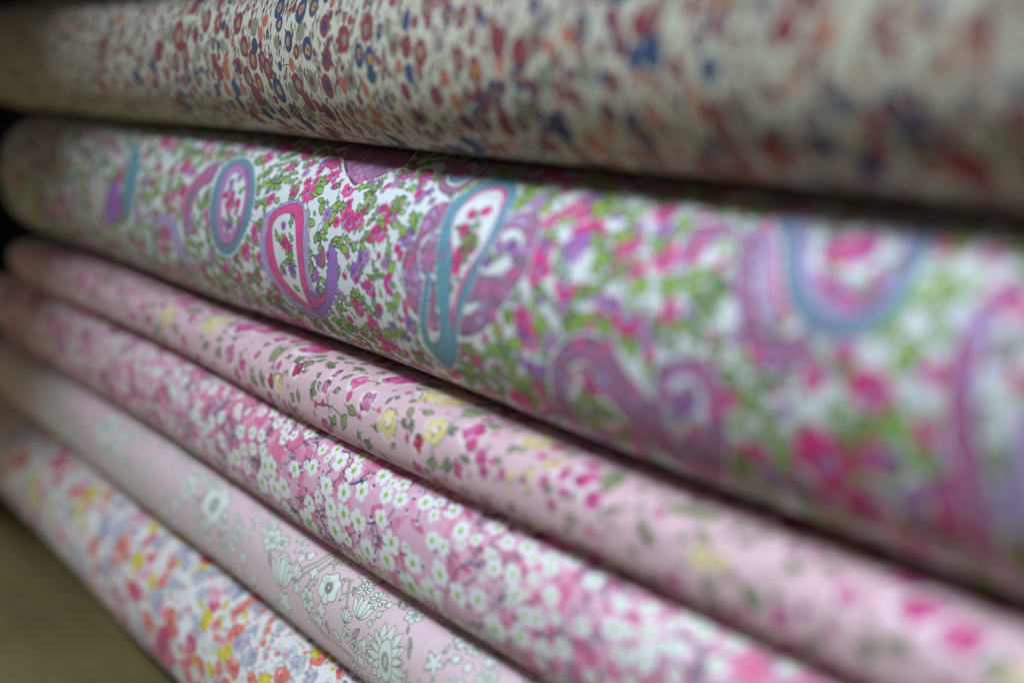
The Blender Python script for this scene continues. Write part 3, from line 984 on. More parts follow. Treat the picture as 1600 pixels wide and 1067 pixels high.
    # scalloped pink paisley
    q = curve(P['p2_out'], 4); q = q.mean(0) + (q - q.mean(0)) * (.88, .97); S.poly(q, LV, INK, .2, mot=.15)
    for i in range(0, len(q), 3): S.poly(place(ring(.85, 7, .1), *q[i]), LV, INK, .17, mot=.1)
    S.poly(place(q - q.mean(0), *q.mean(0), 0, .95), LV, None, mot=.15)
    q = curve(P['p2_pink'], 4); S.poly(q, PK, INK, .22, mot=.2); hatch(q, MG, 60, 1.)
    q = curve(P['p2_in'], 4); S.poly(q, W, INK, .18, mot=0)
    for j in range(20):
        c_ = q.mean(0); z = q[RS.randint(len(q))]; pz = c_ + (z - c_) * RS.uniform(.1, .85)
        if j % 4 == 0: flower(pz[0], pz[1], 5., 'pm'[j // 4 % 2])
        else: leaf(pz[0], pz[1], RS.uniform(0, 6), RS.uniform(2.6, 4.2))
    q = P['crest']; qq = []
    for i in range(len(q)):             # spiky purple crest
        a_, b_ = q[i], q[(i + 1) % len(q)]; nrm = np.array([(b_ - a_)[1], -(b_ - a_)[0]]); nrm /= np.linalg.norm(nrm) + 1e-9
        for t in (0, .5): qq += [a_ + (b_ - a_) * t, a_ + (b_ - a_) * (t + .25) - nrm * RS.uniform(.6, 1.6)]
    S.poly(np.array(qq), PU, INK, .2, mot=.2); hatch(P['crest'], rgb(90, 40, 130), 30, .9)
    S.poly(curve(P['cresc'], 3), PK, INK, .22, mot=.2); S.poly(curve(P['plum'], 3), rgb(170, 90, 140), INK, .2, mot=.2)
    # blue-banded one on the left and the big one at the right
    q = curve(P['p3_out'], 4); S.poly(q, W, W, 2.4, mot=0); S.poly(q, TEAL, TEAL2, .3, mot=.15); hatch(q, TEAL2, 80)
    q = curve(P['p3_mid'], 4); S.poly(q, rgb(200, 130, 190), MV2, .3, mot=.15)
    q = curve(P['p3_in'], 4); S.poly(q, W, MV2, .2, mot=0); fill_in(q, 22)
    q = curve(P['p4_out'], 4); S.poly(q, W, W, 2.4, mot=0); S.poly(q, TEAL, TEAL2, .4, mot=.15); hatch(q, TEAL2, 150, 1.6)
    q = curve(P['p4_in'], 4); S.poly(q, W, LV, 2.2, mot=.05); fill_in(q, 34)
    S.poly(curve(P['p4_cres'], 4), rgb(170, 96, 150), MV2, .5, mot=.2); cells(curve(P['p4_cres'], 4), 14, [LV, PK, MV])
    for i in range(0, len(curve(P['p4_out'], 4)), 2):
        z = curve(P['p4_out'], 4)[i]; S.stroke([z, z + RS.uniform(-2, 2, 2)], TEAL2, .3, .1)
    q = curve(P['left_teal'], 3); S.poly(q, TEAL, TEAL2, .3)
    for i in range(0, len(P['m4']), 1):
        S.poly(place(ring(1.3, 7, .1), *P['m4'][i]), MV, MV2, .2)
    for nm in ('p3_out', 'p4_out', 'teal_out', 'left_teal'):     # scalloped teal rims with a thin dark line inside
        q = curve(P[nm], 3); L = np.concatenate([[0], np.cumsum(np.hypot(*(np.roll(q, -1, 0) - q).T))]); rr = .8 if nm != 'p4_out' else 1.1
        for t in np.arange(0, L[-1], rr * 1.9):
            i = min(np.searchsorted(L, t), len(q) - 1); S.poly(place(ring(rr * .7, 7, .12), *q[i]), TEAL, TEAL2, .2, mot=.1)
        c_ = q.mean(0)
        if nm[0] == 'p':
            S.poly(c_ + (q - c_) * (.90, .93), None, TEAL2, .22)
            S.poly(c_ + (q - c_) * (.84, .89), None, MG, .35); S.poly(c_ + (q - c_) * (.74, .83), None, MV2, .3)
    # edges of the magenta band at the far right
    b6 = P['band6']; S.stroke(curve(b6[4:10] + (1.2, 0), 4, False), MG, 1.3, 1.0, .8)
    for x, y, h, k in TRACED['pa_fl']: flower(x, y, max(h, 2.4), k)
    # more paisleys outside the traced stretch
    for (x, y, sc, an) in ((330, 12, 26, .3), (385, -10, 28, 2.8), (430, 20, 24, .2), (-330, -12, 22, .4), (-390, 18, 22, 3.2), (-290, -28, 18, 1.2), (120, -34, 20, 2), (60, 40, 18, .5)):
        drop = [(0, -.9), (.42, -.5), (.5, .0), (.3, .5), (.0, .95), (-.2, 1.1), (-.12, .8), (-.3, .35), (-.5, -.1), (-.4, -.6)]
        for s_, c, l in ((1, MV, MV2), (.78, W, MV2), (.62, TEAL, TEAL2), (.42, W, MG)): S.poly(curve(place(drop, x, y, an, sc * s_ * .8), 4), c, l, .5)
        flower(x, y - 2, 7, 'm')
    return S.a

# ---- 3: roses on pink
def print_rose(H):
    global KX; KX = 1.3
    base = rgb(233, 196, 206); S = Sheet(H, base, 41); K = Taken()
    INK = rgb(52, 50, 52); OL, YE, YE2, MG, MG2, WH = rgb(142, 154, 104), rgb(232, 212, 140), rgb(242, 228, 176), rgb(222, 68, 148), rgb(196, 44, 116), rgb(250, 240, 244)
    def halo(x, y, h): S.poly(place(curve(ring(h * .58, 9, .12), 3), x - .3, y - .3), WH, None, mot=0, soft=.5, al=.75)
    def arcs(x, y, r, n, lw=.3):
        for j in range(n):
            a0 = RS.uniform(0, 6.28); rr = r * RS.uniform(.55, 1.02)
            a = np.linspace(a0, a0 + RS.uniform(.6, 1.5), 6)
            S.stroke(np.stack([x + KX * rr * np.cos(a), y + rr * np.sin(a)], 1), INK, lw * 1.35, lw * .6)
    def leaf(x, y, h, cl=False):
        n = 3 if cl else 1 + (RS.rand() < .35)
        a0 = RS.uniform(0, 6.28)
        for j in range(n):
            an = a0 + j * 1.15 + RS.uniform(-.2, .2); L = h * (.62 if cl else .95)
            q = place([(0, -.0), (.26, .28), (.26, .62), (0, 1.), (-.24, .6), (-.24, .26)], x, y, an, L) - (place([(0, .4)], 0, 0, an, L) if not cl else 0)
            S.poly(curve(q, 4) + (.25, .2), WH, None, mot=0, soft=.4, al=.6)
            S.poly(curve(q, 4), OL * RS.uniform(.9, 1.08), None, mot=.2, edge=.12)
            S.stroke(curve(q[:4] + (.08, 0), 4, False), INK, .42, .2); S.stroke(curve(q[3:] + (-.08, 0), 4, False), INK, .3, .12)
            if RS.rand() < .6: S.stroke(curve(place([(0, -.35), (.05, .1), (0, .7)], x, y, an, L) - (place([(0, .4)], 0, 0, an, L) if not cl else 0), 3, False), INK, .24, .1)
    def bloom(x, y, h, c1=MG, c2=MG2):
        halo(x, y, h); r = h / 2
        S.poly(place(curve(ring(r * .9, 17, .14, 4, .16, RS.uniform(0, 6)), 3), x, y, 0, RS.uniform(.8, 1), 1), c1, None, mot=.16, edge=.08)
        for j in range(4):
            a = RS.uniform(0, 6.28); S.poly(place(curve(ring(r * .3, 8, .2), 2), x + KX * cos(a) * r * .4, y + sin(a) * r * .4), c2 if j % 2 else c1 * .6 + .4, None, mot=.2, soft=.2, al=.7)
        arcs(x, y, r, 4); arcs(x, y, r * .45, 2, .24)
    def yellow(x, y, h):
        halo(x, y, h); r = h / 2
        S.poly(place(curve(ring(r, 18, .10, 5, .14, RS.uniform(0, 6)), 3), x, y), YE, None, mot=.1, edge=.08)
        S.poly(place(curve(ring(r * .36, 8, .2), 3), x - r * .1, y + r * .1), WH, None, mot=.05, soft=.3, al=.8)
        for j in range(3):
            a = RS.uniform(0, 6.28); S.poly(place(curve(ring(r * .25, 8, .2), 2), x + KX * cos(a) * r * .6, y + sin(a) * r * .6), YE2, None, soft=.2, al=.8)
        # scalloped pen line round part of the edge
        a0 = RS.uniform(0, 6.28)
        for j in range(5):
            a = a0 + j * .62; c = np.array([x + KX * cos(a) * r * .8, y + sin(a) * r * .8]); t = np.linspace(a - 1.3, a + 1.3, 7)
            S.stroke(np.stack([c[0] + KX * .3 * r * np.cos(t), c[1] + .3 * r * np.sin(t)], 1), INK, .3, .18)
        arcs(x, y, r * .4, 3, .3)
    def twig(x, y, h):
        a = RS.uniform(0, 6.28)
        for j in range(3): S.stroke(curve(place([(0, 0), (.1, .5), (RS.uniform(-.4, .4), 1)], x, y, a + (j - 1) * .7, h * .6), 4, False), INK if j else rgb(120, 80, 100), .34, .14)
    def put(x, y, h, k):
        if k == 'leaf': leaf(x, y, h)
        elif k == 'leafc': leaf(x, y, h, True)
        elif k == 'yel': yellow(x, y, h)
        elif k == 'bloom': bloom(x, y, h)
        elif k == 'crim': bloom(x, y, h * 1.1, rgb(206, 30, 84), rgb(160, 18, 60))
        elif k == 'bud': bloom(x, y, h, rgb(208, 106, 160), rgb(226, 150, 184))
        elif k == 'pinkb': bloom(x, y, h, rgb(232, 120, 164), MG)
        elif k == 'dot': S.poly(place(curve(ring(h * .42, 8, .15), 3), x, y, 0, .8, 1.1), MG, INK if RS.rand() < .5 else None, .16, mot=.1)
        elif k == 'twig': twig(x, y, h)
    tr = TRACED['rose']
    for x, y, h, k in tr: K.add(x, y, h * .5)
    for x, y in scatter(H, 9.5, 14):
        k = ['leaf', 'leafc', 'leafc', 'bloom', 'bud', 'crim', 'dot', 'twig', 'leaf', 'bloom', 'bloom'][RS.randint(11)]
        h = {'leaf': 4.5, 'leafc': 5.5, 'yel': 7, 'bloom': 5.5, 'bud': 4.5, 'crim': 5, 'dot': 1.6, 'twig': 4}[k]
        if K.free(x, y, h * .55): put(x, y, h, k); K.add(x, y, h * .5)
    for x, y in scatter(H, 4.0, 15):
        if K.free(x, y, 1.1) and RS.rand() < .3: put(x, y, RS.uniform(2, 4), ['leaf', 'twig', 'dot', 'leaf'][RS.randint(4)])
    al = np.array([(a_[0], a_[1]) for a_ in tr])
    for i, (x, y) in enumerate(al):
        d = np.hypot(*(al - (x, y)).T); j = np.argsort(d)[1 + RS.randint(2)]
        if d[j] < 16: S.stroke(curve([(x, y), (al[i] + al[j]) / 2 + RS.uniform(-1.2, 1.2, 2), al[j]], 4, False), INK if i % 2 else OL * .7, .4, .2)
    order = {'twig': 0, 'leaf': 1, 'leafc': 1}
    for x, y, h, k in sorted(tr, key=lambda t: order.get(t[3], 2)): put(x, y, h * (1.0 if k not in ('leaf',) else 1.2), k)
    return S.a

# ---- 4: small white blossoms
def print_blossom(H):
    global KX; KX = 1.3
    base = rgb(238, 188, 212); S = Sheet(H, base, 51); K = Taken()
    DK, P2, P3, WH, GC = rgb(66, 68, 92), rgb(232, 120, 162), rgb(236, 150, 184), rgb(246, 250, 252), rgb(168, 200, 52)
    f = smooth_field(S.h, S.w, 7 * PXM, 3) + .5 * smooth_field(S.h, S.w, 3 * PXM, 4) + .25 * smooth_field(S.h, S.w, 1 * PXM, 5)
    a = np.clip((f - .15) * 5, 0, 1)[..., None] * .75; S.a += a * (P3 - S.a)
    a = np.clip((f - .55) * 6, 0, 1)[..., None] * .7; S.a += a * (P2 - S.a)
    def blot(x, y, h, leafy):
        an = -pi / 2 + RS.uniform(-.5, .5) if leafy else RS.uniform(0, 6)
        q = [(0, -1), (.34, -.6), (.42, 0), (.3, .5), (.05, 1.1), (-.3, .5), (-.4, 0), (-.3, -.6)] if leafy else ring(.9, 9, .25)
        q = curve(place(q, x, y, an, h * .5), 4); S.poly(q, P2 if RS.rand() < .6 else P3 * .97, None, mot=.10)
        if leafy:
            m = place([(0, -1.1), (.05, 0), (0, .9)], x, y, an, h * .5); S.stroke(curve(m, 4, False), DK, .22, .12, .75)
            for t in (-.5, -.2, .1, .4):
                for sg in (-1, 1): S.stroke(place([(0, t), (sg * .26, t + .3)], x, y, an, h * .5), DK, .16, .08, .6)
    def flower(x, y, h):
        an = RS.uniform(0, 6.28); r = h / 2; n = 5 if RS.rand() < .85 else 6
        for j in range(n):
            t = an + j * 2 * pi / n
            q = [(.12, 0), (.5, .36), (.86, .34), (1.0, .12), (.93, 0), (1.0, -.12), (.84, -.34), (.5, -.36)]
            S.poly(curve(place(np.array(q) * (RS.uniform(.82, 1.08), RS.uniform(.85, 1.15)) + RS.uniform(-.05, .05, (8, 2)), x, y, t + RS.uniform(-.12, .12), r), 3), WH, rgb(226, 196, 214), .07, mot=0)
        S.poly(place(curve(ring(r * .23, 8, .15), 3), x, y, 0, 1, 1.15), GC, None, mot=.12)
        for j in range(7):
            t = RS.uniform(0, 6.28); S.poly(place(ring(r * .05, 5), x + cos(t) * r * .33, y + sin(t) * r * .33), GC, None, mot=0)
    def bud(x, y, h):
        an = RS.uniform(0, 6.28)
        S.poly(place(curve(ring(h * .45, 8, .1), 3), x, y, an, 1, .85), WH, None, mot=0)
        S.poly(curve(place([(0, -.1), (.4, .2), (.25, .62), (0, .45), (-.22, .66), (-.4, .2)], x, y, an, h * .8), 3), DK, None, mot=.1)
    def branch(x, y, an, L, d=0):
        q = curve(place([(0, 0), (RS.uniform(-.15, .15), .35), (RS.uniform(-.3, .3), .7), (RS.uniform(-.35, .35), 1)], x, y, an, L), 4, False)
        S.stroke(q, DK, .46 - .07 * d, .28 - .04 * d)
        if d < 2:
            for t in (.4, .65, .9):
                b_ = q[int(t * (len(q) - 1))]; branch(b_[0], b_[1], an + RS.choice([-1, 1]) * RS.uniform(.4, .9), L * RS.uniform(.4, .6), d + 1)
        elif RS.rand() < .2: bud(q[-1][0], q[-1][1], 1.6)
    pts = TRACED['bl_fl']
    for x, y, h in pts: K.add(x, y, h * .5)
    for x, y, h, l in TRACED['bl_blot']: blot(x, y, h * 1.25, l)
    for x, y in scatter(H, 8, 16):
        if RS.rand() < .9 and not (0 < x < 110 and abs(y) < 20): blot(x, y, RS.uniform(4, 8), RS.rand() < .6)
    for x, y in scatter(H, 10.5, 17):
        if not (20 < x < 95 and -8 < y < 26): branch(x, y, RS.uniform(0, 6.28), RS.uniform(6, 11))
    for l in TRACED['bl_br']: S.stroke(curve(l, 5, False), DK, .56, .34)
    for x, y in scatter(H, 4.6, 18):
        h = RS.choice([3.4, 4.6, 5.6, 6.4])
        if K.free(x, y, h * .44) and RS.rand() < ((.62 if sin(x * .11 + 2 * sin(y * .16)) > 0 else .12) if not (25 < x < 95 and -8 < y < 26) else .1): flower(x, y, h); K.add(x, y, h * .47)
    for x, y in scatter(H, 7, 19):
        if K.free(x, y, .8) and RS.rand() < .4: bud(x, y, RS.uniform(1.3, 2.2))
    for x, y, h in pts: flower(x, y, h * 1.05)
    for x, y, h in TRACED['bl_bud']: bud(x, y, h)
    return S.a

# ---- 5: outlined flowers
def print_line(H):
    global KX; KX = 1.22
    base = rgb(236, 210, 218); S = Sheet(H, base, 61); K = Taken()
    LN, WH, TP = rgb(104, 94, 80), rgb(236, 246, 240), rgb(196, 178, 170)
    LW = .26
    def petal(x, y, an, L, wd, tip=1.):
        q = [(0, .08), (wd * .5, .45), (wd * .5, .78), (0, 1.02 * tip), (-wd * .5, .78), (-wd * .5, .45)]
        S.poly(curve(place(q, x, y, an, L), 4), WH, LN, LW, mot=.03)
    def daisy(x, y, h):
        a0 = RS.uniform(0, 6)
        for j in range(10): petal(x, y, a0 + j * .628, h * .5 * RS.uniform(.85, 1.1), .34)
        S.poly(place(ring(h * .09, 9, .1), x, y), WH, LN, LW, mot=0)
    def rings(x, y, r):
        for rr, n in ((r, 15), (r * .62, 10)):
            for j in range(n):
                a = j / n * 6.283; S.poly(place(ring(rr * 2.6 / n, 7, .06), x + KX * cos(a) * rr, y + sin(a) * rr), WH, LN, LW * .85, mot=0)
        S.poly(place(curve(ring(r * .34, 8, .15), 2), x, y), WH, LN, LW, mot=0)
    def poppy(x, y, h):
        q = ring(h * .5, 30, .05, 6, .10, RS.uniform(0, 6)); S.poly(curve(place(q, x, y), 2), WH, LN, LW * 1.1, mot=.03)
        for j in range(5):
            a = RS.uniform(0, 6.28); S.stroke(curve(place([(.25, 0), (.36, .03), (.47, 0)], x, y, a, h), 3, False), LN, LW * .8, LW * .4)
        rings(x, y, h * .17)
    def protea(x, y, h):
        for lay, n, L in ((0, 13, .60), (1, 11, .5)):
            for j in range(n):
                a = -pi * .75 + 1.5 * pi * (j + .5 * lay) / (n - 1); petal(x, y - h * .05, a, h * L * RS.uniform(.9, 1.12), .30, 1.1)
        q = [(0, .42), (.17, .25), (.22, 0), (.17, -.28), (0, -.45), (-.17, -.28), (-.22, 0), (-.17, .25)]
        S.poly(curve(place(q, x, y - h * .02, 0, h), 4), WH, LN, LW, mot=.03)
        for j in range(16):
            a = j / 16 * 6.283; S.poly(place(ring(h * .026, 7, .1), x + KX * cos(a) * h * .10, y - h * .06 + sin(a) * h * .17), WH, LN, LW * .85, mot=0)
        S.poly(place(curve(ring(h * .1, 8, .05), 2), x, y - h * .06, 0, .6, 1.2), rgb(220, 226, 216), LN, LW * .8, mot=0)
    def blossom(x, y, h):
        a0 = RS.uniform(0, 6); n = RS.choice([5, 6])
        for j in range(n):
            a = a0 + j * 6.283 / n; q = [(0, .06), (.26, .3), (.32, .7), (.12, .96), (0, .86), (-.12, .98), (-.32, .7), (-.26, .3)]
            S.poly(curve(place(q, x, y, a, h * .52), 3), WH, LN, LW, mot=.03); S.stroke(place([(0, .2), (0, .55)], x, y, a, h * .52), LN, LW * .7, .08)
        S.poly(place(ring(h * .07, 8, .1), x, y), WH, LN, LW, mot=0)
    def quat(x, y, h):
        q = ring(h * .42, 24, .04, RS.choice([4, 5]), .24, RS.uniform(0, 6)); S.poly(curve(place(q, x, y), 2), WH, LN, LW, mot=.03)
    def star(x, y, h):
        a0 = RS.uniform(0, 6)
        q = []
        for j in range(5):
            a = a0 + j * 1.2566; q += [(cos(a) * .5, sin(a) * .5), (cos(a + .35) * .3, sin(a + .35) * .3), (cos(a + .63) * .16, sin(a + .63) * .16), (cos(a + .9) * .3, sin(a + .9) * .3)]
        S.poly(place(q, x, y, 0, h), WH, LN, LW, mot=.03)
    def tulip(x, y, h):
        for j in (-2, 2, -1, 1, 0): petal(x, y - h * .4, j * .36, h * (.85 if j == 0 else .8), .34, 1.15)
    def leaf(x, y, h):
        an = RS.uniform(0, 6.28); q = [(0, -.5), (.18, -.15), (.17, .2), (0, .55), (-.17, .2), (-.18, -.15)]
        S.poly(curve(place(q, x, y, an, h), 4), WH if RS.rand() < .75 else TP, LN, LW, mot=.03); S.stroke(place([(0, -.5), (.02, .35)], x, y, an, h), LN, LW * .8, .1)
    F = dict(daisy=daisy, poppy=poppy, protea=protea, blossom=blossom, quat=quat, star=star, tulip=tulip, leaf=leaf)
    def stem(x0, y0, x1, y1):
        q = curve([(x0, y0), ((x0 + x1) / 2 + RS.uniform(-1.5, 1.5), (y0 + y1) / 2 + RS.uniform(-1.5, 1.5)), (x1, y1)], 5, False)
        S.stroke(q, LN, .75, .65); S.stroke(q, WH, .34, .3)
    for l in TRACED['line_band']: q = curve(l, 6, False); S.stroke(q, TP, 2.6, 1.4, .9, .1); S.stroke(q + (.9, 0), WH, .5, .2); S.stroke(q + (-1, 0), LN, .2, .1, .7); S.stroke(q + (.3, 0), LN, .16, .1, .5)
    tr = TRACED['line']
    for x, y, h, k in tr: K.add(x, y, h * .42)
    R2 = []
    for x, y in scatter(H, 5.2, 24):
        k = ['leaf', 'quat', 'blossom', 'daisy', 'poppy', 'tulip', 'leaf', 'quat', 'star', 'protea', 'leaf', 'quat'][RS.randint(12)]
        h = {'leaf': 5.5, 'quat': 5, 'blossom': 8, 'daisy': 9.5, 'poppy': 12, 'tulip': 8, 'star': 7.5, 'protea': 17}[k] * RS.uniform(.85, 1.1)
        v = sin(x * .055 + 1.2 * sin(y * .13)) + .8 * sin(y * .21 + x * .02)
        if v > -.6 and K.free(x, y, h * .46): R2.append((x, y, h, k)); K.add(x, y, h * .45)
    al = [(a_[0], a_[1]) for a_ in R2 + tr]; arr = np.array(al)
    for i, (x, y) in enumerate(al):
        d = np.hypot(arr[:, 0] - x, arr[:, 1] - y); j = np.argsort(d)[1]
        if d[j] < 12 and RS.rand() < .85: stem(x, y, *arr[j])
    for x, y, h, k in R2: F[k](x, y, h)
    for x, y, h, k in sorted(tr, key=lambda t: t[2]): F[k](x, y, h)
    return S.a

# ---- 6: painterly flowers
def print_water(H):
    global KX; KX = 1.35
    S = Sheet(H, rgb(240, 238, 236), 71); K = Taken()
    CO, YE, PK, PL, MG, GY, SL, WH, MI = rgb(232, 116, 104), rgb(222, 196, 22), rgb(232, 110, 150), rgb(240, 160, 190), rgb(214, 70, 116), rgb(176, 174, 196), rgb(120, 124, 134), rgb(248, 250, 252), rgb(206, 218, 214)
    INK = rgb(90, 84, 96)
    cols = dict(coral=CO, yel=YE, pink=PK, pinkL=PL, mag=MG, grey=GY, slate=SL, white=WH)
    def blob(x, y, h, k, ln=.35):
        c = cols[k]; r = h / 2; an = RS.uniform(0, 6.28)
        q = curve(place(ring(r * .92, 13, .14, RS.choice([3, 5, 5]), .10, RS.uniform(0, 6)), x, y, an, RS.uniform(.7, 1), 1), 3)
        S.poly(q, c, None, mot=.08, edge=.10)
        if h > 3.5:
            for j in range(3):
                a = RS.uniform(0, 6.28); S.poly(place(curve(ring(r * .28, 8, .25), 2), x + KX * cos(a) * r * .45, y + sin(a) * r * .45), c * .55 + .45 if j else c * .85, None, mot=.1, soft=.12, al=.75)
            if RS.rand() < ln:
                a = np.linspace(an, an + RS.uniform(1, 2.4), 8); S.stroke(np.stack([x + r * np.cos(a), y + r * np.sin(a)], 1), INK, .3, .15, .8)
            if k in ('coral', 'mag', 'pinkL'): S.poly(place(ring(r * .16, 7, .2), x, y), c * .6, None)
    def leafy(x, y, h, c):
        an = RS.uniform(0, 6.28); q = [(0, -.5), (.2, -.15), (.2, .2), (0, .55), (-.2, .2), (-.2, -.15)]
        S.poly(curve(place(q, x, y, an, h), 4), c, None, mot=.1, edge=.1)
        if RS.rand() < .4: S.stroke(curve(place([(.0, -.6), (.16, 0), (0, .5)], x, y, an, h), 3, False), INK, .26, .12, .8)
    tr = TRACED['water']
    for x, y, h, k in tr: K.add(x, y, h * .3)
    for x, y in scatter(H, 4.6, 33):
        if RS.rand() < .5: leafy(x, y, RS.uniform(3, 6), [MI, MI, GY * .6 + .4 * MI, WH][RS.randint(4)])
    for x, y in scatter(H, 6., 34):
        k = ['grey', 'grey', 'coral', 'pinkL', 'yel', 'mag', 'coral', 'grey', 'white', 'coral'][RS.randint(10)]; h = RS.choice([2.5, 4, 7, 10, 12.5])
        if K.free(x, y, h * .38) and RS.rand() < .8: K.add(x, y, h * .42); blob(x, y, h, k)
    for x, y in scatter(H, 2.6, 35):
        if K.free(x, y, .5) and RS.rand() < .45:
            if RS.rand() < .5: S.poly(place(curve(ring(RS.uniform(.4, .9), 7, .25), 2), x, y), [CO, PK, MG, GY, YE, SL][RS.randint(6)], None)
            else: S.stroke(curve(place([(0, 0), (.3, 1), (-.1, 2)], x, y, RS.uniform(0, 6.28)), 3, False), SL, .26, .1, .8)
    for x, y, h, k in tr: blob(x, y, h * 1.35, k, .8)
    for x, y in scatter(H, 3.4, 36):
        if RS.rand() < .12: blob(x, y, RS.uniform(1.2, 2.4), 'white', 0)
    return S.a

PRINTS = dict(berry=print_berry, paisley=print_paisley, rose=print_rose, blossom=print_blossom, line=print_line, water=print_water)
# ------------------------------------------------------------------ helpers for meshes
def link(name, me, mat, parent=None):
    o = bpy.data.objects.new(name, me); C.objects.link(o)
    if mat: me.materials.append(mat)
    if parent: o.parent = parent
    return o

def principled(name, col, rough=0.6, spec=0.3):
    m = bpy.data.materials.new(name); m.use_nodes = True
    b = m.node_tree.nodes['Principled BSDF']
    b.inputs['Base Color'].default_value = (*col, 1)
    b.inputs['Roughness'].default_value = rough
    b.inputs['Specular IOR Level'].default_value = spec
    return m, m.node_tree, b

def weave_bump(nt, b, strength=0.25, pitch=0.42):
    N = nt.nodes.new; L = nt.links.new
    uv = N('ShaderNodeUVMap'); uv.uv_map = 'cloth_mm'
    out = []
    for d in ('X', 'Y'):
        wv = N('ShaderNodeTexWave'); wv.bands_direction = d
        wv.inputs['Scale'].default_value = 0.314 / pitch
        wv.inputs['Distortion'].default_value = 0.6; wv.inputs['Detail'].default_value = 1
        L(uv.outputs[0], wv.inputs[0]); out.append(wv)
    mx = N('ShaderNodeMath'); mx.operation = 'ADD'
    L(out[0].outputs['Fac'], mx.inputs[0]); L(out[1].outputs['Fac'], mx.inputs[1])
    bp = N('ShaderNodeBump'); bp.inputs['Strength'].default_value = strength
    bp.inputs['Distance'].default_value = 0.00012
    L(mx.outputs[0], bp.inputs['Height']); L(bp.outputs[0], b.inputs['Normal'])
    return uv, mx

def cloth_material(key, canvas):
    """the printed cloth: the drawn print (computed above) times thread-scale weave"""
    m, nt, b = principled('printed_cotton_' + key, (0.8, 0.8, 0.8), 0.72, 0.22)
    N = nt.nodes.new; L = nt.links.new
    h, wd = canvas.shape[:2]
    im = bpy.data.images.new('print_' + key, wd, h, alpha=False)
    px = np.ones((h, wd, 4), np.float32); px[..., :3] = np.clip(canvas, 0, 1)[::-1]
    im.pixels.foreach_set(px.ravel()); im.update(); im.pack()
    t = N('ShaderNodeTexImage'); t.image = im; t.interpolation = 'Linear'; t.extension = 'MIRROR'
    u2 = N('ShaderNodeUVMap'); u2.uv_map = 'print'
    L(u2.outputs[0], t.inputs[0])
    uv, wv = weave_bump(nt, b)
    # threads: slightly lighter and darker yarns
    no = N('ShaderNodeTexNoise'); no.inputs['Scale'].default_value = 1.0; no.inputs['Detail'].default_value = 3
    mp = N('ShaderNodeMapping'); mp.inputs['Scale'].default_value = (2.2, 0.25, 1)
    L(uv.outputs[0], mp.inputs[0]); L(mp.outputs[0], no.inputs[0])
    no2 = N('ShaderNodeTexNoise'); no2.inputs['Scale'].default_value = 1.0; no2.inputs['Detail'].default_value = 3
    mp2 = N('ShaderNodeMapping'); mp2.inputs['Scale'].default_value = (0.25, 2.2, 1)
    L(uv.outputs[0], mp2.inputs[0]); L(mp2.outputs[0], no2.inputs[0])
    ad = N('ShaderNodeMath'); ad.operation = 'ADD'
    L(no.outputs['Fac'], ad.inputs[0]); L(no2.outputs['Fac'], ad.inputs[1])
    mr = N('ShaderNodeMapRange'); mr.inputs['From Min'].default_value = 0.6; mr.inputs['From Max'].default_value = 1.4
    mr.inputs['To Min'].default_value = 0.86; mr.inputs['To Max'].default_value = 1.06
    L(ad.outputs[0], mr.inputs['Value'])
    mul = N('ShaderNodeVectorMath'); mul.operation = 'SCALE'
    L(t.outputs['Color'], mul.inputs[0]); L(mr.outputs[0], mul.inputs['Scale'])
    L(mul.outputs[0], b.inputs['Base Color'])
    b.inputs['Sheen Weight'].default_value = 0.12
    b.inputs['Sheen Roughness'].default_value = 0.5
    return m

def stadium(rx, rz, depth, n=44, p=2.25):
    """cross-section from the back along the bottom, round the front, along the top to the back; front point at y=0"""
    a = np.linspace(-pi / 2, pi / 2, n)                  # bottom .. top
    cc, ss = np.cos(a), np.sin(a)
    y = rx - rx * np.sign(cc) * np.abs(cc) ** (2 / p); z = rz * np.sign(ss) * np.abs(ss) ** (2 / p)
    nb = 8
    yb = np.linspace(depth, rx, nb + 1)[:-1]; yt = np.linspace(rx, depth, nb + 1)[1:]
    ys = np.concatenate([yb, y, yt]); zs = np.concatenate([-rz * np.ones(nb), z, rz * np.ones(nb)])
    return np.stack([ys, zs], 1)

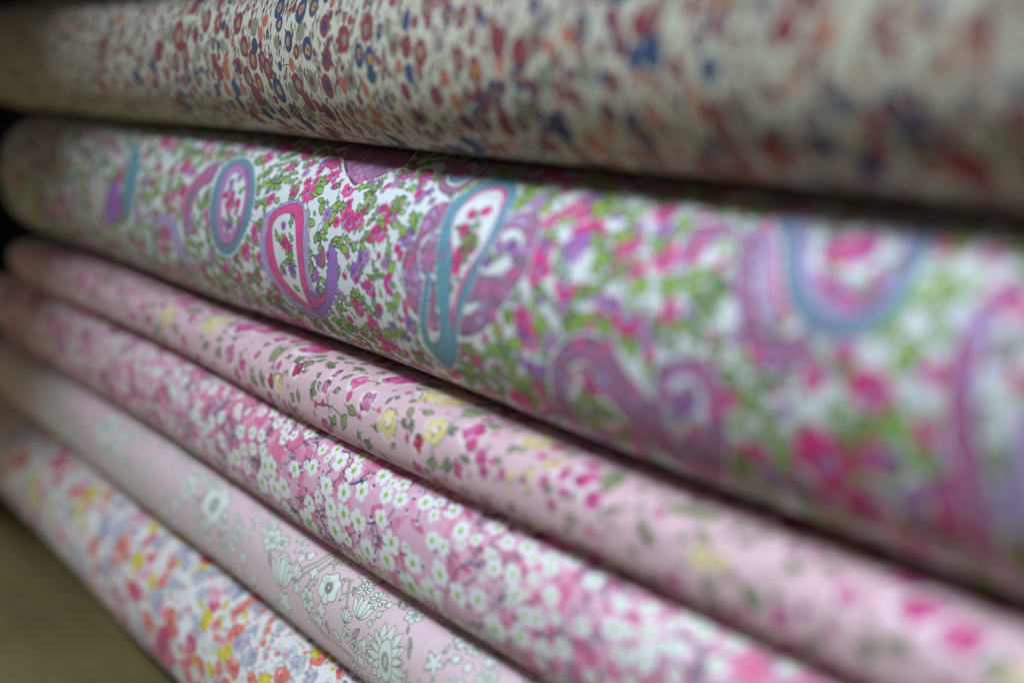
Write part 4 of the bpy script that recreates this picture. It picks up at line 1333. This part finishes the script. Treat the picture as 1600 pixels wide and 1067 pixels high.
def tube(name, prof, xs, mat, parent, wob=None, seed=0, uv=True, flip=False, closed=True):
    n, m = len(prof), len(xs)
    d = np.diff(prof, axis=0); seg = np.hypot(d[:, 0], d[:, 1])
    s = np.concatenate([[0], np.cumsum(seg)])
    # arc length measured from the front-most point, growing upwards
    mid = 0.5 * s[-1]; s = s - mid
    nrm = np.zeros_like(prof); t = np.gradient(prof, axis=0); t /= np.linalg.norm(t, axis=1)[:, None] + 1e-12
    nrm[:, 0], nrm[:, 1] = -t[:, 1], t[:, 0]
    X, S = np.meshgrid(xs, s, indexing='ij')
    Y = np.broadcast_to(prof[:, 0], (m, n)).copy(); Z = np.broadcast_to(prof[:, 1], (m, n)).copy()
    if wob:
        rs = np.random.RandomState(seed)
        W = np.zeros((m, n))
        for k in range(9):
            fx = rs.uniform(6, 34); fs = rs.uniform(5, 45); ph = rs.uniform(0, 6.28)
            W += rs.uniform(.3, 1) / (1 + fx / 14) * np.sin(X * fx + S * fs * rs.choice([-1, 1]) + ph)
        front = np.clip(1 - np.maximum(0, np.abs(S) - s[-1] * 0.0 - 0.018) / 0.05, 0.15, 1)
        W *= wob * front
        # the last centimetres at both ends tuck in a little
        e = np.minimum(X - xs[0], xs[-1] - X); W -= 0.0022 * np.exp(-e / 0.009)
        Y += nrm[:, 0] * W; Z += nrm[:, 1] * W
    co = np.stack([X, Y, Z], -1).reshape(-1, 3)
    i, j = np.meshgrid(np.arange(m - 1), np.arange(n - 1), indexing='ij')
    a = i * n + j
    q = np.stack([a, a + n, a + n + 1, a + 1], -1)
    if flip: q = q[..., ::-1]
    q = q.reshape(-1, 4)
    me = bpy.data.meshes.new(name)
    me.vertices.add(len(co)); me.vertices.foreach_set('co', co.ravel())
    me.loops.add(q.size); me.loops.foreach_set('vertex_index', q.ravel().astype(np.int32))
    me.polygons.add(len(q)); me.polygons.foreach_set('loop_start', np.arange(0, q.size, 4, dtype=np.int32))
    me.update(calc_edges=True)
    if uv:
        xf = X.reshape(-1)[q.ravel()]; sf = S.reshape(-1)[q.ravel()]
        u1 = me.uv_layers.new(name='print'); u2 = me.uv_layers.new(name='cloth_mm')
        H = uv
        u1.data.foreach_set('uv', np.stack([(xf - X0) / (X1 - X0), 0.5 + sf / H], 1).astype(np.float32).ravel())
        u2.data.foreach_set('uv', np.stack([xf * 1000, sf * 1000], 1).astype(np.float32).ravel())
    me.polygons.foreach_set('use_smooth', np.ones(len(q), bool))
    return link(name, me, mat, parent)

def box(name, lo, hi, mat, parent=None, bev=0.0012):
    import bmesh
    bm = bmesh.new(); bmesh.ops.create_cube(bm, size=1)
    for v in bm.verts:
        for k in range(3): v.co[k] = lo[k] + (v.co[k] + .5) * (hi[k] - lo[k])
    if bev: bmesh.ops.bevel(bm, geom=bm.edges[:], offset=bev, segments=2, affect='EDGES')
    me = bpy.data.meshes.new(name); bm.to_mesh(me); bm.free()
    return link(name, me, mat, parent)

def sheet_height(r):          # how much cloth (metres of arc) a print covers
    return 2 * (pi / 2 * r + 0.022)

# ------------------------------------------------------------------ the six bolts
LABELS = {
 'berry': 'topmost bolt, pale green cotton printed with crimson and navy ringed berries',
 'paisley': 'thick white bolt with big teal and purple paisleys amid lime leaves and magenta flowers',
 'rose': 'thin pink bolt with yellow roses, magenta blooms and olive leaves under the paisley bolt',
 'blossom': 'pink bolt covered in small white blossoms with green centres and dark twigs',
 'line': 'pale pink bolt with outlined off-white poppies and daisies, second from the bottom',
 'water': 'lowest bolt, white cotton with coral, yellow and grey painterly flowers, resting on the brown board',
}
mcard, nt, b = principled('grey_cardboard', (0.33, 0.27, 0.20), 0.9, 0.1)
mply, nt, b = principled('cloth_edge', (0.62, 0.58, 0.56), 0.85, 0.1)
weave = None
for idx, (key, bot, r, prot, xl, xr) in enumerate(BOLTS):
    zc = ZC - (bot - r)
    root = bpy.data.objects.new('fabric_bolt', None); C.objects.link(root)
    root.location = (0, -prot, zc)
    root['label'] = LABELS[key]; root['category'] = 'fabric bolt'
    root['group'] = 'bolts of printed cotton stacked on the shelf'
    root.empty_display_size = 0.02
    rz = r - 0.00025
    rx = r * (1.0 if key != 'rose' else 1.1)
    xs = np.arange(xl, xr + 1e-6, 0.004)
    canvas = PRINTS[key](sheet_height(r))
    mat = cloth_material(key, canvas)
    prof = stadium(rx, rz, 0.20, p=2.25 if r > .03 else 2.5)
    tube('cloth', prof, xs, mat, root, wob=0.0009, seed=idx * 7 + 3, uv=sheet_height(r))
    # wound layers seen at the two ends, and the card they are wound on
    for k in range(1, 5):
        t = 0.0013 * k
        if rz - t < 0.004: break
        pin = stadium(rx - t, rz - t, 0.20 - t); pin[:, 0] += t
        ins = 0.0004 * (k % 3) + 0.0006
        tube('wound_layer', pin, np.array([xl + ins, xl + .03, xr - .03, xr - ins]), mply, root, uv=False)
    box('cardboard_core', (xl + 0.006, 0.5 * rx + .004, -0.0022), (xr - 0.006, 0.19, 0.0022), mcard, root, 0.0004)

# ------------------------------------------------------------------ the shelf they stand in
ZB = ZC - BOLTS[-1][1]            # top of the board
sh = bpy.data.objects.new('shelf', None); C.objects.link(sh); sh.location = (0, 0, 0); sh.empty_display_size = .05
sh['label'] = 'shelf bay with olive brown baseboard and dark side panel holding the stack'
sh['category'] = 'shelf'
mb, nt, b = principled('olive_brown_board', (0.19, 0.145, 0.052), 0.55, 0.3)
N = nt.nodes.new; L = nt.links.new
tc = N('ShaderNodeTexCoord'); mp = N('ShaderNodeMapping'); mp.inputs['Scale'].default_value = (9, 30, 9)
no = N('ShaderNodeTexNoise'); no.inputs['Scale'].default_value = 1.2; no.inputs['Detail'].default_value = 6
cr = N('ShaderNodeValToRGB'); cr.color_ramp.elements[0].position = .3; cr.color_ramp.elements[1].position = .75
cr.color_ramp.elements[0].color = (0.10, 0.076, 0.024, 1); cr.color_ramp.elements[1].color = (0.175, 0.142, 0.052, 1)
L(tc.outputs['Object'], mp.inputs[0]); L(mp.outputs[0], no.inputs[0]); L(no.outputs['Fac'], cr.inputs[0]); L(cr.outputs[0], b.inputs['Base Color'])
md, nt, b = principled('dark_navy_laminate', (0.010, 0.012, 0.022), 0.5, 0.3)
box('base_board', (-0.62, -0.42, ZB - 0.022), (0.60, 0.25, ZB - 0.0002), mb, sh)
import bmesh
bm = bmesh.new()
side = [(-0.04, ZB), (0.25, ZB), (0.25, 0.92), (-0.42, 0.92), (-0.40, 0.84), (-0.33, 0.60), (-0.17, 0.27)]  # unseen slanted front, shaped to throw shade on the bolts' left ends
f0 = bm.faces.new([bm.verts.new((-0.524, y, z)) for y, z in side])
g = bmesh.ops.extrude_face_region(bm, geom=[f0])
bmesh.ops.translate(bm, verts=[v for v in g['geom'] if isinstance(v, bmesh.types.BMVert)], vec=(-0.018, 0, 0))
bmesh.ops.recalc_face_normals(bm, faces=bm.faces[:]); bmesh.ops.bevel(bm, geom=bm.edges[:], offset=.001, segments=2, affect='EDGES')
me = bpy.data.meshes.new('side_panel'); bm.to_mesh(me); bm.free(); link('side_panel', me, md, sh)
box('back_panel', (-0.521, 0.235, ZB + .001), (0.60, 0.249, ZC + 0.05), md, sh)
box('upper_board', (-0.5215, -0.026, ZC + 0.051), (0.60, 0.25, ZC + 0.069), md, sh)  # out of view; height and front edge set to shade the top bolt
print('script done')
